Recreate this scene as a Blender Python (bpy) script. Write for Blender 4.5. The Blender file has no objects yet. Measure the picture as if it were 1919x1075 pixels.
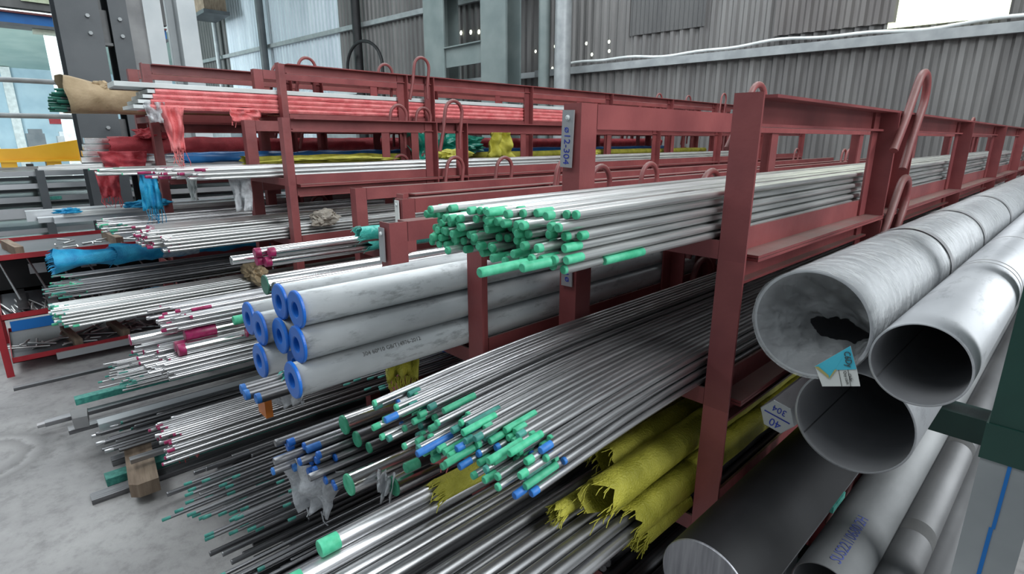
import bpy, bmesh, math, random
from mathutils import Vector, Matrix, noise
PI = math.pi
R = math.radians
random.seed(7)
C = bpy.context.scene.collection
scn = bpy.context.scene
HC = 1.35

# ------------------------------------------------------------------ camera
cd = bpy.data.cameras.new('camera'); cam = bpy.data.objects.new('camera', cd); C.objects.link(cam)
cd.sensor_width = 36; cd.lens = 1019 / 1919 * 36; cd.clip_start = .02; cd.clip_end = 300
cam.location = (0, 0, HC)
cam.rotation_euler = (R(90 - 15.16), 0, R(46.7))
scn.camera = cam
# ------------------------------------------------------------------ world, lights, exposure
w = bpy.data.worlds.new('daylight'); scn.world = w; w.use_nodes = True
bg = w.node_tree.nodes['Background']; bg.inputs[0].default_value = (.80, .92, 1.0, 1); bg.inputs[1].default_value = .27
vs = scn.view_settings
vs.view_transform = 'Standard'; vs.look = 'None'; vs.gamma = 1; vs.use_curve_mapping = False; vs.exposure = 0.0


def area(name, loc, target, sx, sy, power, col=(1, 1, 1)):
    l = bpy.data.lights.new(name, 'AREA'); l.shape = 'RECTANGLE'; l.size = sx; l.size_y = sy; l.energy = power; l.color = col
    o = bpy.data.objects.new(name, l); C.objects.link(o); o.location = loc
    o.rotation_euler = (Vector(target) - Vector(loc)).to_track_quat('-Z', 'Y').to_euler()
    return o


area('roof_skylight_right', (4.2, 1.6, 5.0), (-1.2, 2.0, .9), 2.2, 6, 500, (.93, .98, 1))
area('roof_skylight_front', (-2.6, -2.2, 6.5), (-2.2, 2.2, .6), 7, 2.0, 180, (.93, .98, 1))
area('roof_skylight_far', (-6, 4.2, 7.0), (-6.5, 5, 0), 9, 1.6, 420, (.9, .96, 1))
area('roof_skylight_back', (-1.5, 5.2, 7.0), (-1.5, 6, 0), 1.2, 5, 130, (.93, .98, 1))
area('hall_lamp_near', (-19, -2, 5.3), (-27, 1, .5), 5, 5, 1500, (.86, .97, 1))
area('hall_lamp_far', (-29, 1.5, 4.75), (-29.5, 1.5, 0), 6, 3, 420, (.86, .97, 1))
area('hall_wall_fill', (-17, -6, 2.5), (-26, 2, 5.2), 4, 3, 500, (.86, .97, 1))  # added fill light, no window here; brightens the hall's far wall
area('roof_skylight_left', (-10.5, -1.5, 6.5), (-7, 1, .5), 5, 4, 400, (.9, .97, 1))

# ------------------------------------------------------------------ materials
MATS = {}


def nodemat(name):
    m = bpy.data.materials.new(name); m.use_nodes = True
    nt = m.node_tree; b = nt.nodes['Principled BSDF']
    return m, nt, b


def N(nt, t, **kw):
    n = nt.nodes.new(t)
    for k, v in kw.items():
        if k in n.inputs: n.inputs[k].default_value = v
        else: setattr(n, k, v)
    return n


def ramp(nt, fac, stops):
    r = nt.nodes.new('ShaderNodeValToRGB'); e = r.color_ramp.elements
    while len(e) < len(stops): e.new(.5)
    for i, (p, c) in enumerate(stops):
        e[i].position = p; e[i].color = (*c, 1) if len(c) == 3 else c
    nt.links.new(fac, r.inputs[0]); return r


def mat(name, c1, c2=None, rough=.5, metal=0, scale=12, bump=0, bscale=60, stretch=(1, 1, 1), rvar=0, spec=.5, detail=5, lo=.35, hi=.65, alpha=None, dust=None, scuff=0):
    """two-tone noise material in object space, with optional bump and settled dust"""
    if name in MATS: return MATS[name]
    m, nt, b = nodemat(name); L = nt.links
    tc = N(nt, 'ShaderNodeTexCoord'); mp = N(nt, 'ShaderNodeMapping'); mp.inputs['Scale'].default_value = stretch
    oi = N(nt, 'ShaderNodeObjectInfo'); vm = N(nt, 'ShaderNodeVectorMath', operation='ADD')
    L.new(tc.outputs['Object'], vm.inputs[0]); L.new(oi.outputs['Random'], vm.inputs[1]); L.new(vm.outputs[0], mp.inputs[0])
    nz = N(nt, 'ShaderNodeTexNoise', Scale=scale, Detail=detail); L.new(mp.outputs[0], nz.inputs['Vector'])
    r = ramp(nt, nz.outputs['Fac'], [(lo, c1), (hi, c2 or c1)])
    col = r.outputs[0]
    if rvar:
        h = N(nt, 'ShaderNodeHueSaturation'); mr = N(nt, 'ShaderNodeMapRange'); mr.inputs[3].default_value = 1 - rvar; mr.inputs[4].default_value = 1 + rvar
        L.new(oi.outputs['Random'], mr.inputs[0]); L.new(mr.outputs[0], h.inputs['Value']); L.new(col, h.inputs['Color']); col = h.outputs[0]
    if dust:
        g = N(nt, 'ShaderNodeNewGeometry'); s = N(nt, 'ShaderNodeSeparateXYZ'); L.new(g.outputs['Normal'], s.inputs[0])
        n2 = N(nt, 'ShaderNodeTexNoise', Scale=9, Detail=6); L.new(tc.outputs['Object'], n2.inputs['Vector'])
        mu = N(nt, 'ShaderNodeMath', operation='MULTIPLY', use_clamp=True); L.new(s.outputs[2], mu.inputs[0])
        r2 = ramp(nt, n2.outputs['Fac'], [(.3, (.45,) * 3), (.6, (1,) * 3)]); L.new(r2.outputs[0], mu.inputs[1])
        mx = N(nt, 'ShaderNodeMixRGB'); L.new(mu.outputs[0], mx.inputs[0]); L.new(col, mx.inputs[1]); mx.inputs[2].default_value = (*dust, 1); col = mx.outputs[0]
    if scuff:
        mp2 = N(nt, 'ShaderNodeMapping'); mp2.inputs['Scale'].default_value = (30, 9, 30); L.new(vm.outputs[0], mp2.inputs[0])
        n5 = N(nt, 'ShaderNodeTexNoise', Scale=1.4, Detail=9, Roughness=.72); L.new(mp2.outputs[0], n5.inputs['Vector'])
        r5 = ramp(nt, n5.outputs['Fac'], [(.34, (1 - scuff,) * 3), (.46, (1, 1, 1))])
        m5 = N(nt, 'ShaderNodeMixRGB', blend_type='MULTIPLY'); m5.inputs[0].default_value = 1; L.new(col, m5.inputs[1]); L.new(r5.outputs[0], m5.inputs[2]); col = m5.outputs[0]
    L.new(col, b.inputs['Base Color'])
    b.inputs['Roughness'].default_value = rough; b.inputs['Metallic'].default_value = metal
    b.inputs['Specular IOR Level'].default_value = spec
    if bump:
        n3 = N(nt, 'ShaderNodeTexNoise', Scale=bscale, Detail=4); L.new(mp.outputs[0], n3.inputs['Vector'])
        bp = N(nt, 'ShaderNodeBump', Strength=bump, Distance=.01); L.new(n3.outputs['Fac'], bp.inputs['Height']); L.new(bp.outputs[0], b.inputs['Normal'])
    if alpha is not None: b.inputs['Alpha'].default_value = alpha
    MATS[name] = m; return m


RED = mat('red_oxide_paint', (.200, .047, .050), (.275, .070, .070), .48, 0, 7, .12, 40, dust=(.20, .135, .12), rvar=.10)
CARTRED = mat('bright_red_paint', (.32, .012, .022), (.42, .02, .03), .4, 0, 8, .05, rvar=.05)
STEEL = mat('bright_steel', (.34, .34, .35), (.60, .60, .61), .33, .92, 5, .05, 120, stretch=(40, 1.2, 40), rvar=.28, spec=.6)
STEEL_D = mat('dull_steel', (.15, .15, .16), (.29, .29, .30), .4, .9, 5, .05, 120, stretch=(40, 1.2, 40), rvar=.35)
STEEL_W = mat('pale_drawn_steel', (.46, .47, .47), (.74, .75, .74), .36, .78, 5, .03, 120, stretch=(40, 1.2, 40), rvar=.14)
CHROME = mat('polished_bar_steel', (.5, .5, .5), (.82, .82, .82), .16, .98, 4, .04, 90, stretch=(30, 1, 30), rvar=.1)
PIPE = mat('pickled_pipe_steel', (.33, .34, .35), (.60, .62, .63), .42, .45, 7, .05, 60, stretch=(1, .5, 1), lo=.22, hi=.55, rvar=.06, scuff=.4)
PIPE2 = mat('rolled_pipe_steel', (.31, .32, .34), (.50, .51, .53), .45, .4, 5, .03, 60, stretch=(1, .35, 1), lo=.3, hi=.62, rvar=.06, scuff=.22)
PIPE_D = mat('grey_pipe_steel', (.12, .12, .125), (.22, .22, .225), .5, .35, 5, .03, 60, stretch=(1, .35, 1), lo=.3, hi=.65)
PIPE_IN = mat('pipe_inside', (.26, .26, .27), (.42, .42, .44), .45, .25, 5, .03, 60)
GREEN = mat('green_paint', (.035, .36, .19), (.09, .50, .30), .55, 0, 60, rvar=.16)
TEAL = mat('teal_paint', (.03, .20, .17), (.07, .33, .27), .55, 0, 60, rvar=.2)
DGREEN = mat('dark_green_paint', (.006, .035, .028), (.012, .060, .045), .42, 0, 6, .05)
BLUEP = mat('blue_paint', (.015, .12, .42), (.03, .20, .58), .5, 0, 60, rvar=.1)
BLUECAP = mat('blue_plastic', (.006, .11, .48), (.01, .15, .58), .38, 0, 10)
MAG = mat('magenta_paint', (.22, .008, .055), (.36, .015, .11), .4, 0, 60, rvar=.12)
WHITEP = mat('white_paint', (.62, .66, .66), (.80, .84, .84), .5, 0, 6, rvar=.05)
YEL = mat('yellow_woven_plastic', (.34, .32, .03), (.56, .52, .07), .5, 0, 18, .5, 260, rvar=.08)
PINK = mat('pink_woven_plastic', (.70, .14, .15), (.86, .27, .27), .5, 0, 18, .4, 200, rvar=.06)
CRIM = mat('red_woven_plastic', (.42, .045, .06), (.60, .08, .10), .5, 0, 18, .4, 200)
CYAN = mat('blue_woven_plastic', (.01, .24, .50), (.03, .42, .70), .45, 0, 18, .4, 200, rvar=.08)
AQUA = mat('aqua_plastic_film', (.04, .42, .36), (.12, .62, .54), .3, 0, 18, .4, 80)
EMER = mat('green_plastic_sheet', (.005, .14, .10), (.01, .26, .19), .3, 0, 10, .3, 40)
PAPER = mat('brown_wrapping_paper', (.30, .22, .125), (.46, .35, .22), .75, 0, 9, .6, 30)
WOOD = mat('raw_wood', (.17, .12, .085), (.29, .22, .16), .8, 0, 6, .2, 30, stretch=(1, 8, 1))
BLACK = mat('black_plastic', (.006, .006, .007), (.012, .012, .014), .6, 0, 10)
SHEETM = mat('pale_sheet_metal', (.42, .44, .46), (.58, .60, .62), .35, .5, 2, .02, rvar=.2)
ZINC = mat('zinc_grey_paint', (.27, .29, .30), (.36, .38, .39), .45, .2, 6, .04)
COLG = mat('grey_column_paint', (.070, .080, .090), (.105, .115, .125), .5, 0, 3, .05)
COLG2 = mat('grey_green_column_paint', (.13, .165, .165), (.19, .225, .22), .5, 0, 2, .05)
CONC = mat('weathered_plaster', (.19, .19, .195), (.30, .30, .30), .8, 0, 2.5, .1)
WHITEC = mat('white_pillar_paint', (.50, .54, .56), (.64, .67, .68), .6, 0, 2)
BLUEI = mat('blue_ink', (.015, .03, .30), (.02, .05, .40), .5)
BLUEI2 = mat('faded_blue_ink', (.05, .07, .22), (.08, .10, .30), .5)
BLACKI = mat('stencil_ink', (.05, .05, .05), (.10, .10, .10), .6)
CARD = mat('white_card', (.68, .70, .68), (.76, .78, .75), .6)
CARDB = mat('cyan_card', (.05, .45, .62), (.08, .55, .70), .5)
GOLD = mat('gold_print', (.40, .36, .12), (.50, .45, .18), .4)
YSTEEL = mat('yellow_beam_paint', (.70, .36, .01), (.80, .44, .02), .45, 0, 3)
BSTEEL = mat('blue_beam_paint', (.0, .12, .42), (.0, .17, .52), .45, 0, 3)
SKIN = mat('skin', (.45, .25, .17), (.5, .3, .2), .5)
DENIM = mat('blue_workwear', (.05, .12, .42), (.08, .18, .55), .7)
LEMON = mat('yellow_workwear', (.70, .68, .30), (.8, .78, .4), .7)


def film_mat(name, dens, tint=(.9, .93, .95)):
    m, nt, b = nodemat(name); L = nt.links
    tc = N(nt, 'ShaderNodeTexCoord'); nz = N(nt, 'ShaderNodeTexNoise', Scale=26, Detail=7); L.new(tc.outputs['Object'], nz.inputs['Vector'])
    r = ramp(nt, nz.outputs['Fac'], [(.40, (dens * .7,) * 3), (.68, (min(1, dens * 1.3),) * 3)])
    L.new(r.outputs[0], b.inputs['Alpha']); b.inputs['Base Color'].default_value = (*tint, 1); b.inputs['Roughness'].default_value = .13
    bp = N(nt, 'ShaderNodeBump', Strength=1.0, Distance=.012); n2 = N(nt, 'ShaderNodeTexNoise', Scale=48, Detail=5); L.new(tc.outputs['Object'], n2.inputs['Vector'])
    L.new(n2.outputs['Fac'], bp.inputs['Height']); L.new(bp.outputs[0], b.inputs['Normal'])
    MATS[name] = m; return m


FILM = film_mat('clear_stretch_film', .20)
FILM2 = film_mat('milky_film', .62, (.75, .77, .80))


def wall_mat(name, a, b_, c, streak=(.9, 1, .12)):
    m, nt, b = nodemat(name); L = nt.links
    tc = N(nt, 'ShaderNodeTexCoord'); mp = N(nt, 'ShaderNodeMapping'); mp.inputs['Scale'].default_value = streak; L.new(tc.outputs['Object'], mp.inputs[0])
    nz = N(nt, 'ShaderNodeTexNoise', Scale=2.2, Detail=8, Roughness=.65); L.new(mp.outputs[0], nz.inputs['Vector'])
    r = ramp(nt, nz.outputs['Fac'], [(.30, a), (.52, b_), (.72, c)]); L.new(r.outputs[0], b.inputs['Base Color'])
    b.inputs['Roughness'].default_value = .55; b.inputs['Metallic'].default_value = .25
    MATS[name] = m; return m


WALLG = wall_mat('weathered_corrugated_steel', (.105, .10, .10), (.175, .17, .167), (.25, .245, .24))
WALLW = wall_mat('pale_blue_corrugated_sheet', (.46, .52, .58), (.60, .66, .72), (.72, .77, .81))
WALLD = wall_mat('dark_sheet', (.07, .07, .072), (.10, .10, .10), (.14, .14, .14))


def emit_mat(name, c, s):
    m, nt, b = nodemat(name); b.inputs['Emission Color'].default_value = (*c, 1); b.inputs['Emission Strength'].default_value = s
    b.inputs['Base Color'].default_value = (*c, 1); MATS[name] = m; return m


SKYL = emit_mat('daylit_translucent_panel', (.93, 1, .72), .95)
DAYHOLE = emit_mat('daylit_hole', (.95, 1, .8), 2.2)


def floor_mat():
    m, nt, b = nodemat('stained_concrete'); L = nt.links
    tc = N(nt, 'ShaderNodeTexCoord')
    n1 = N(nt, 'ShaderNodeTexNoise', Scale=1.1, Detail=9, Roughness=.62); L.new(tc.outputs['Object'], n1.inputs['Vector'])
    r = ramp(nt, n1.outputs['Fac'], [(.30, (.20, .195, .20)), (.5, (.31, .30, .30)), (.7, (.41, .40, .395))])
    n2 = N(nt, 'ShaderNodeTexNoise', Scale=14, Detail=8, Roughness=.7); L.new(tc.outputs['Object'], n2.inputs['Vector'])
    r2 = ramp(nt, n2.outputs['Fac'], [(.30, (.68,) * 3), (.5, (1,) * 3), (.75, (1.12,) * 3)])
    mx = N(nt, 'ShaderNodeMixRGB', blend_type='MULTIPLY'); mx.inputs[0].default_value = 1; L.new(r.outputs[0], mx.inputs[1]); L.new(r2.outputs[0], mx.inputs[2])
    # worn tyre ring
    mp = N(nt, 'ShaderNodeMapping'); mp.inputs['Location'].default_value = (3.1, .30, 0); L.new(tc.outputs['Object'], mp.inputs[0])
    wv = N(nt, 'ShaderNodeVectorMath', operation='LENGTH'); L.new(mp.outputs[0], wv.inputs[0])
    ad = N(nt, 'ShaderNodeMath', operation='MULTIPLY_ADD'); L.new(n2.outputs['Fac'], ad.inputs[0]); ad.inputs[1].default_value = .09; L.new(wv.outputs['Value'], ad.inputs[2])
    r3 = ramp(nt, ad.outputs[0], [(.20, (1, 1, 1)), (.25, (.62,) * 3), (.27, (1.15,) * 3), (.31, (.6,) * 3), (.38, (1, 1, 1))])
    mx2 = N(nt, 'ShaderNodeMixRGB', blend_type='MULTIPLY'); mx2.inputs[0].default_value = .8; L.new(mx.outputs[0], mx2.inputs[1]); L.new(r3.outputs[0], mx2.inputs[2])
    L.new(mx2.outputs[0], b.inputs['Base Color']); b.inputs['Roughness'].default_value = .62
    bp = N(nt, 'ShaderNodeBump', Strength=.25, Distance=.01); L.new(n2.outputs['Fac'], bp.inputs['Height']); L.new(bp.outputs[0], b.inputs['Normal'])
    return m


CONCF = floor_mat()


# ------------------------------------------------------------------ mesh helpers
class MB:
    def __init__(s): s.v = []; s.f = []; s.m = []; s.sm = []

    def add(s, vs, fs, mi=0, smooth=False):
        o = len(s.v); s.v += [tuple(v) for v in vs]
        for f in fs: s.f.append(tuple(i + o for i in f)); s.m.append(mi); s.sm.append(smooth)
        return s

    def box(s, a, b, mi=0):
        x0, y0, z0 = [min(p, q) for p, q in zip(a, b)]; x1, y1, z1 = [max(p, q) for p, q in zip(a, b)]
        return s.add([(x0, y0, z0), (x1, y0, z0), (x1, y1, z0), (x0, y1, z0), (x0, y0, z1), (x1, y0, z1), (x1, y1, z1), (x0, y1, z1)],
                     [(0, 3, 2, 1), (4, 5, 6, 7), (0, 1, 5, 4), (1, 2, 6, 5), (2, 3, 7, 6), (3, 0, 4, 7)], mi)

    def prism(s, prof, axis, a, b, mi=0, smooth=False):
        """closed 2-D outline extruded along an axis from a to b; outline in the remaining two axes"""
        n = len(prof)
        def P(u, v, t): return {'x': (t, u, v), 'y': (u, t, v), 'z': (u, v, t)}[axis]
        vs = [P(u, v, a) for u, v in prof] + [P(u, v, b) for u, v in prof]
        fs = [(i, (i + 1) % n, (i + 1) % n + n, i + n) for i in range(n)] + [tuple(range(n))[::-1], tuple(range(n, 2 * n))]
        return s.add(vs, fs, mi, smooth)

    def tube(s, pts, r, n=8, mi=0, closed=False, caps=True):
        pts = [Vector(p) for p in pts]; m = len(pts); rings = []
        up = Vector((0, 0, 1)); prev = None
        for i, p in enumerate(pts):
            t = (pts[min(i + 1, m - 1)] - pts[max(i - 1, 0)]).normalized()
            if prev is None:
                a = t.cross(up)
                if a.length < .1: a = t.cross(Vector((1, 0, 0)))
            else: a = prev - t * prev.dot(t)
            a.normalize(); b = t.cross(a); prev = a
            rr = r[i] if isinstance(r, (list, tuple)) else r
            rings += [p + (a * math.cos(2 * PI * k / n) + b * math.sin(2 * PI * k / n)) * rr for k in range(n)]
        fs = [(i * n + k, i * n + (k + 1) % n, (i + 1) * n + (k + 1) % n, (i + 1) * n + k) for i in range(m - 1) for k in range(n)]
        s.add(rings, fs, mi, True)
        if caps: s.add([rings[k] for k in range(n)], [tuple(range(n))], mi); s.add(rings[-n:], [tuple(range(n))[::-1]], mi)
        return s

    def rings(s, prof, n=24, mi=0, mis=None, cap0=True, cap1=True, phase=0):
        """lathe about the Y axis: prof = [(y, r)]"""
        vs = [(r * math.cos(2 * PI * k / n + phase), y, r * math.sin(2 * PI * k / n + phase)) for y, r in prof for k in range(n)]
        o = len(s.v); s.v += vs
        for i in range(len(prof) - 1):
            for k in range(n):
                s.f.append((o + i * n + k, o + (i + 1) * n + k, o + (i + 1) * n + (k + 1) % n, o + i * n + (k + 1) % n)); s.m.append(mis[i] if mis else mi); s.sm.append(True)
        if cap0: s.add(vs[:n], [tuple(range(n))], mis[0] if mis else mi)
        if cap1: s.add(vs[-n:], [tuple(range(n))[::-1]], mis[-1] if mis else mi)
        return s

    def mesh(s, name, mats):
        me = bpy.data.meshes.new(name); me.from_pydata(s.v, [], s.f)
        for m in (mats if isinstance(mats, (list, tuple)) else [mats]): me.materials.append(m)
        me.polygons.foreach_set('material_index', s.m); me.polygons.foreach_set('use_smooth', s.sm); me.update()
        return me

    def build(s, name, mats, parent=None, loc=(0, 0, 0)):
        return link(name, s.mesh(name, mats), parent, loc)


def link(name, me, parent=None, loc=(0, 0, 0), rot=(0, 0, 0)):
    o = bpy.data.objects.new(name, me); C.objects.link(o); o.parent = parent; o.location = loc; o.rotation_euler = rot
    return o


def tag(o, label, cat, group=None, kind=None):
    if label: o['label'] = label
    if cat: o['category'] = cat
    if group: o['group'] = group
    if kind: o['kind'] = kind
    return o


def thing(name, label, cat, loc=(0, 0, 0), rz=0, group=None):
    o = bpy.data.objects.new(name, None); C.objects.link(o); o.location = loc; o.rotation_euler = (0, 0, rz); o.empty_display_size = .1
    return tag(o, label, cat, group)


def struct(o):
    o['kind'] = 'structure'; return o


def solid(o, t, off=0):
    md = o.modifiers.new('thickness', 'SOLIDIFY'); md.thickness = t; md.offset = off; return o


def text(name, body, size, m, parent, M, wrap=None, ext=.0002, sx=1):
    """flat lettering; M places it (text runs along local x, up local y); wrap = radius of a cylinder it bends round"""
    cu = bpy.data.curves.new('lettering', 'FONT'); cu.body = body; cu.size = size; cu.extrude = ext; cu.align_x = 'CENTER'; cu.align_y = 'CENTER'; cu.resolution_u = 3
    t = bpy.data.objects.new('lettering', cu); C.objects.link(t)
    dg = bpy.context.evaluated_depsgraph_get(); me = bpy.data.meshes.new_from_object(t.evaluated_get(dg)); bpy.data.objects.remove(t)
    for v in me.vertices:
        v.co.x *= sx
        if wrap:
            a = v.co.y / wrap; r = wrap + v.co.z + .0006; v.co = Vector((v.co.x, math.sin(a) * r, math.cos(a) * r))
    me.transform(M); me.materials.clear(); me.materials.append(m)
    return link(name, me, parent)


def basis(x, y, loc):
    x = Vector(x).normalized(); y = Vector(y); y = (y - x * x.dot(y)).normalized(); z = x.cross(y)
    M = Matrix((x, y, z)).transposed().to_4x4(); M.translation = loc; return M


# ================================================================== SETTING
fl = struct(MB().add([(-45, -20, 0), (12, -20, 0), (12, 12, 0), (-45, 12, 0)], [(0, 1, 2, 3)]).build('floor', CONCF))

# back wall: corrugated sheet, a little turned to the racks
WROT = R(5.6); WU = Vector((math.cos(WROT), math.sin(WROT), 0)); WN = Vector((math.sin(WROT), -math.cos(WROT), 0)); WO = Vector((0, 8.2, 0))


def wp(s, d, z): return WO + WU * s + WN * d + Vector((0, 0, z))   # along wall, out of wall, up


def s_at(x, y=120):   # wall coordinate of the point seen at a photo pixel
    P = R(15.16); r0, r1 = (x - 959.5) / 1019, -(y - 538) / 1019
    fh = math.cos(P) + r1 * math.sin(P); c, s_ = math.cos(R(46.7)), math.sin(R(46.7))
    d = Vector((c * r0 - s_ * fh, s_ * r0 + c * fh, 0))
    det = d.x * (-WU.y) + WU.x * d.y
    t = (WO.x * (-WU.y) + WU.x * WO.y) / det
    return (d * t - WO).dot(WU)


def corr(name, s0, s1, z0, z1, m, pitch=.15, dep=.035, d0=0):
    mb = MB(); s = s0; line = []
    while s < s1:
        line += [(s, 0), (s + pitch * .32, 0), (s + pitch * .5, dep), (s + pitch * .82, dep)]; s += pitch
    line.append((s, 0)); vs = []
    for (a, b) in line: vs += [wp(a, d0 + b, z0), wp(a, d0 + b, z1)]
    fs = [(2 * i, 2 * i + 2, 2 * i + 3, 2 * i + 1) for i in range(len(line) - 1)]
    return mb.add(vs, fs).build(name, m)


SJ = s_at(640)
struct(corr('wall_back', SJ, 5, -.02, 9, WALLG))
struct(corr('wall_left', s_at(432), SJ, -.02, 9, WALLW, .17))
struct(corr('wall_far_left', s_at(352), s_at(432), -.02, 9, WALLD, .2, .03))
# patch sheets and translucent panel on the back wall


def wslab(name, s0, s1, z0, z1, d0, d1, m):
    mb = MB(); vs = [wp(s, d, z) for z in (z0, z1) for (s, d) in ((s0, d0), (s1, d0), (s1, d1), (s0, d1))]
    return mb.add(vs, [(0, 3, 2, 1), (4, 5, 6, 7), (0, 1, 5, 4), (1, 2, 6, 5), (2, 3, 7, 6), (3, 0, 4, 7)]).build(name, m)


sp = corr('patch_sheet', s_at(1180), s_at(1312), 2.90, 4.6, WALLD, .07, .008, .045)
tag(sp, 'darker grey patch sheet fixed high on corrugated wall above racks', 'wall panel')
sp2 = corr('patch_sheet', s_at(1452, 55), s_at(1655, 40), 2.66, 5, wall_mat('brown_grey_sheet', (.11, .10, .10), (.17, .16, .155), (.22, .21, .20)), .15, .035, .045)
tag(sp2, 'overlapping corrugated sheet just left of the bright translucent panel', 'wall panel')
tag(wslab('translucent_panel', s_at(1662, 65), s_at(1886, 48), 2.60, 4.4, .04, .05, SKYL), 'bright pale yellow translucent daylight panel high on corrugated wall', 'daylight panel')
# girts and cable
struct(wslab('trim_1', s_at(1010), 4.5, 2.42, 2.53, .04, .12, ZINC))
struct(wslab('trim_2', s_at(360), s_at(1010), 2.42, 2.51, .04, .12, WHITEC))
struct(wslab('trim_3', s_at(360), s_at(1010), 3.86, 3.96, .04, .12, ZINC))
cb = MB(); cb.tube([wp(s_at(1060) + i * .14, .10 + .0, 2.575 + .022 * math.sin(i * .31) + .012 * math.sin(i * .83)) for i in range(60)], .02, 8)
tag(cb.build('cable', WHITEP), 'white electric cable running loosely along the grey wall rail', 'cable')
# holes rusted through the wall where daylight shows
for i, (px, z) in enumerate([(805, 3.45), (868, 3.38), (886, 3.36), (901, 3.34), (1100, 2.88), (1142, 2.86), (1143, 2.72), (1217, 3.12), (1006, 2.86), (1042, 2.9), (1111, 2.7), (1038, 2.55), (780, 4.25)]):
    mb = MB(); s = s_at(px); r = .022 if px > 950 else .035
    mb.add([wp(s + r * math.cos(k * PI / 3), .042, z + r * 1.3 * math.sin(k * PI / 3)) for k in range(6)] + [wp(s + r * math.cos(k * PI / 3), .038, z + r * 1.3 * math.sin(k * PI / 3)) for k in range(6)],
           [tuple(range(6)), tuple(range(6, 12))[::-1]] + [(k, (k + 1) % 6, 6 + (k + 1) % 6, 6 + k) for k in range(6)])
    tag(mb.build('daylight_hole', DAYHOLE), 'small hole in the corrugated wall letting daylight through', 'hole', 'daylight holes in the back wall')


def ibeam(mb, x, y, z0, z1, w, d, t=.015, ax='y'):
    """I section: flanges of width w, depth d along ax"""
    if ax == 'y':
        mb.box((x - w / 2, y - d / 2, z0), (x + w / 2, y - d / 2 + t, z1)); mb.box((x - w / 2, y + d / 2 - t, z0), (x + w / 2, y + d / 2, z1)); mb.box((x - t / 2, y - d / 2 + t, z0), (x + t / 2, y + d / 2 - t, z1))
    else:
        mb.box((x - d / 2, y - w / 2, z0), (x - d / 2 + t, y + w / 2, z1)); mb.box((x + d / 2 - t, y - w / 2, z0), (x + d / 2, y + w / 2, z1)); mb.box((x - d / 2 + t, y - t / 2, z0), (x + d / 2 - t, y + t / 2, z1))


# near dark grey lattice column on the left (stands behind the far rack)
t = thing('lattice_column', 'dark grey bolted steel twin column at left behind racks', 'column', (-5.5, .75, 0))
for yy, wd in ((-.06, .26), (.19, .12)):
    mb = MB(); ibeam(mb, 0, 0, 0, 7, wd, .30, .018, 'x'); mb.build('flanged_post', COLG, t, (-.05, yy, 0))
for z in (.35, 1.25, 2.05):
    MB().box((-.02, .071, z), (.06, .129, z + .02)).box((-.02, .071, z + .02), (.0, .129, z + .26)).build('tie_plate', mat('tie_plate_grey', (.16, .165, .17), (.21, .215, .22), .5), t)
    for yy in (-.01, .19):
        for zz in (.07, .19):
            b = MB(); b.rings([(0, .016), (.012, .014)], 6); o = b.build('bolt', ZINC, t, (.112, yy, z + zz)); o.rotation_euler = (0, 0, -PI / 2)
# plaster pillar and white pillar
pl = MB().box((-8.3, 1.30, 0), (-7.9, 1.80, 8)).box((-7.9, 1.62, 0), (-7.88, 1.80, 8), 1)
tag(pl.build('plastered_pillar', [CONC, WHITEC]), 'wide grey plastered pillar with pale worn edge behind the dark column', 'pillar')
tag(MB().box((-8.3, 2.00, 0), (-8.0, 2.20, 8)).box((-8.3, 1.93, 0), (-8.2, 2.0, 8)).build('white_pillar', WHITEC), 'narrow white painted pillar above the far left rack', 'pillar')
# double column by the back wall
t = thing('lattice_column', 'grey green steel twin column with cross plates by the corrugated wall', 'column', (-8.0, 6.6, 0))
for x0 in (-.93, .72):
    mb = MB(); ibeam(mb, 0, 0, 0, 8, .62, .35, .03, 'y'); mb.build('flanged_post', COLG2, t, (x0, 0, 0))
for z in (2.62, 3.85): MB().box((-.62, -.14, z), (.42, -.11, z + .32)).box((-.62, -.2, z + .32), (.42, -.05, z + .34)).build('tie_plate', COLG2, t)
for x, wd, lab in ((-6.56, .13, 'thin dark downpipe between twin column and wall'), (-6.16, .20, 'grey downpipe standing right of the twin column')):
    mb = MB(); mb.tube([(x, 6.9, 0), (x, 6.9, 8)], wd / 2 + .03, 14); tag(mb.build('downpipe', ZINC if wd > .15 else COLG2), lab, 'pipe')
# pipes on the pale wall
for px, r, lab, m in ((425, .07, 'thin pale downpipe on the dark wall corner', ZINC), (513, .11, 'dark downpipe on the pale corrugated wall', COLG), (690, .10, 'black cable riser on the pale corrugated wall', BLACK)):
    p = wp(s_at(px), .25, 0); mb = MB(); mb.tube([p, p + Vector((0, 0, 9))], r, 10); tag(mb.build('downpipe', m), lab, 'pipe')
# looped black hose against the wall
c0 = wp(s_at(716), .52, 2.9)
tag(MB().tube([c0 + WU * (-.62 * math.cos(a)) * (1 if a < PI / 2 else 1.15) + Vector((0, 0, .55 * math.sin(a))) for a in [PI * k / 20 for k in range(21)]] + [c0 + WU * .71 + Vector((0, 0, -.8))], .035, 8).build('hose', BLACK),
    'black looped hose hanging on the pale corrugated wall', 'hose')
ac = thing('air_conditioner_box', 'rusty brown box bracketed high on the wall at left', 'box', wp(s_at(452), .72, 4.95))
MB().box((-.7, -.3, 0), (.5, .3, .9)).build('casing', WOOD, ac); MB().box((-.8, -.35, -.1), (.6, .35, 0)).build('bracket', COLG, ac)
# shelf units seen low through the far racks
for px, z, lab in ((395, 1.75, 'grey wall cabinet seen through the top left rack'), (640, 1.62, 'pale ledge seen through the top rack on the left')):
    tag(wslab('wall_cabinet', s_at(px - 22), s_at(px + 45), 1.0, z, .06, .4, ZINC), lab, 'cabinet')

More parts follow.
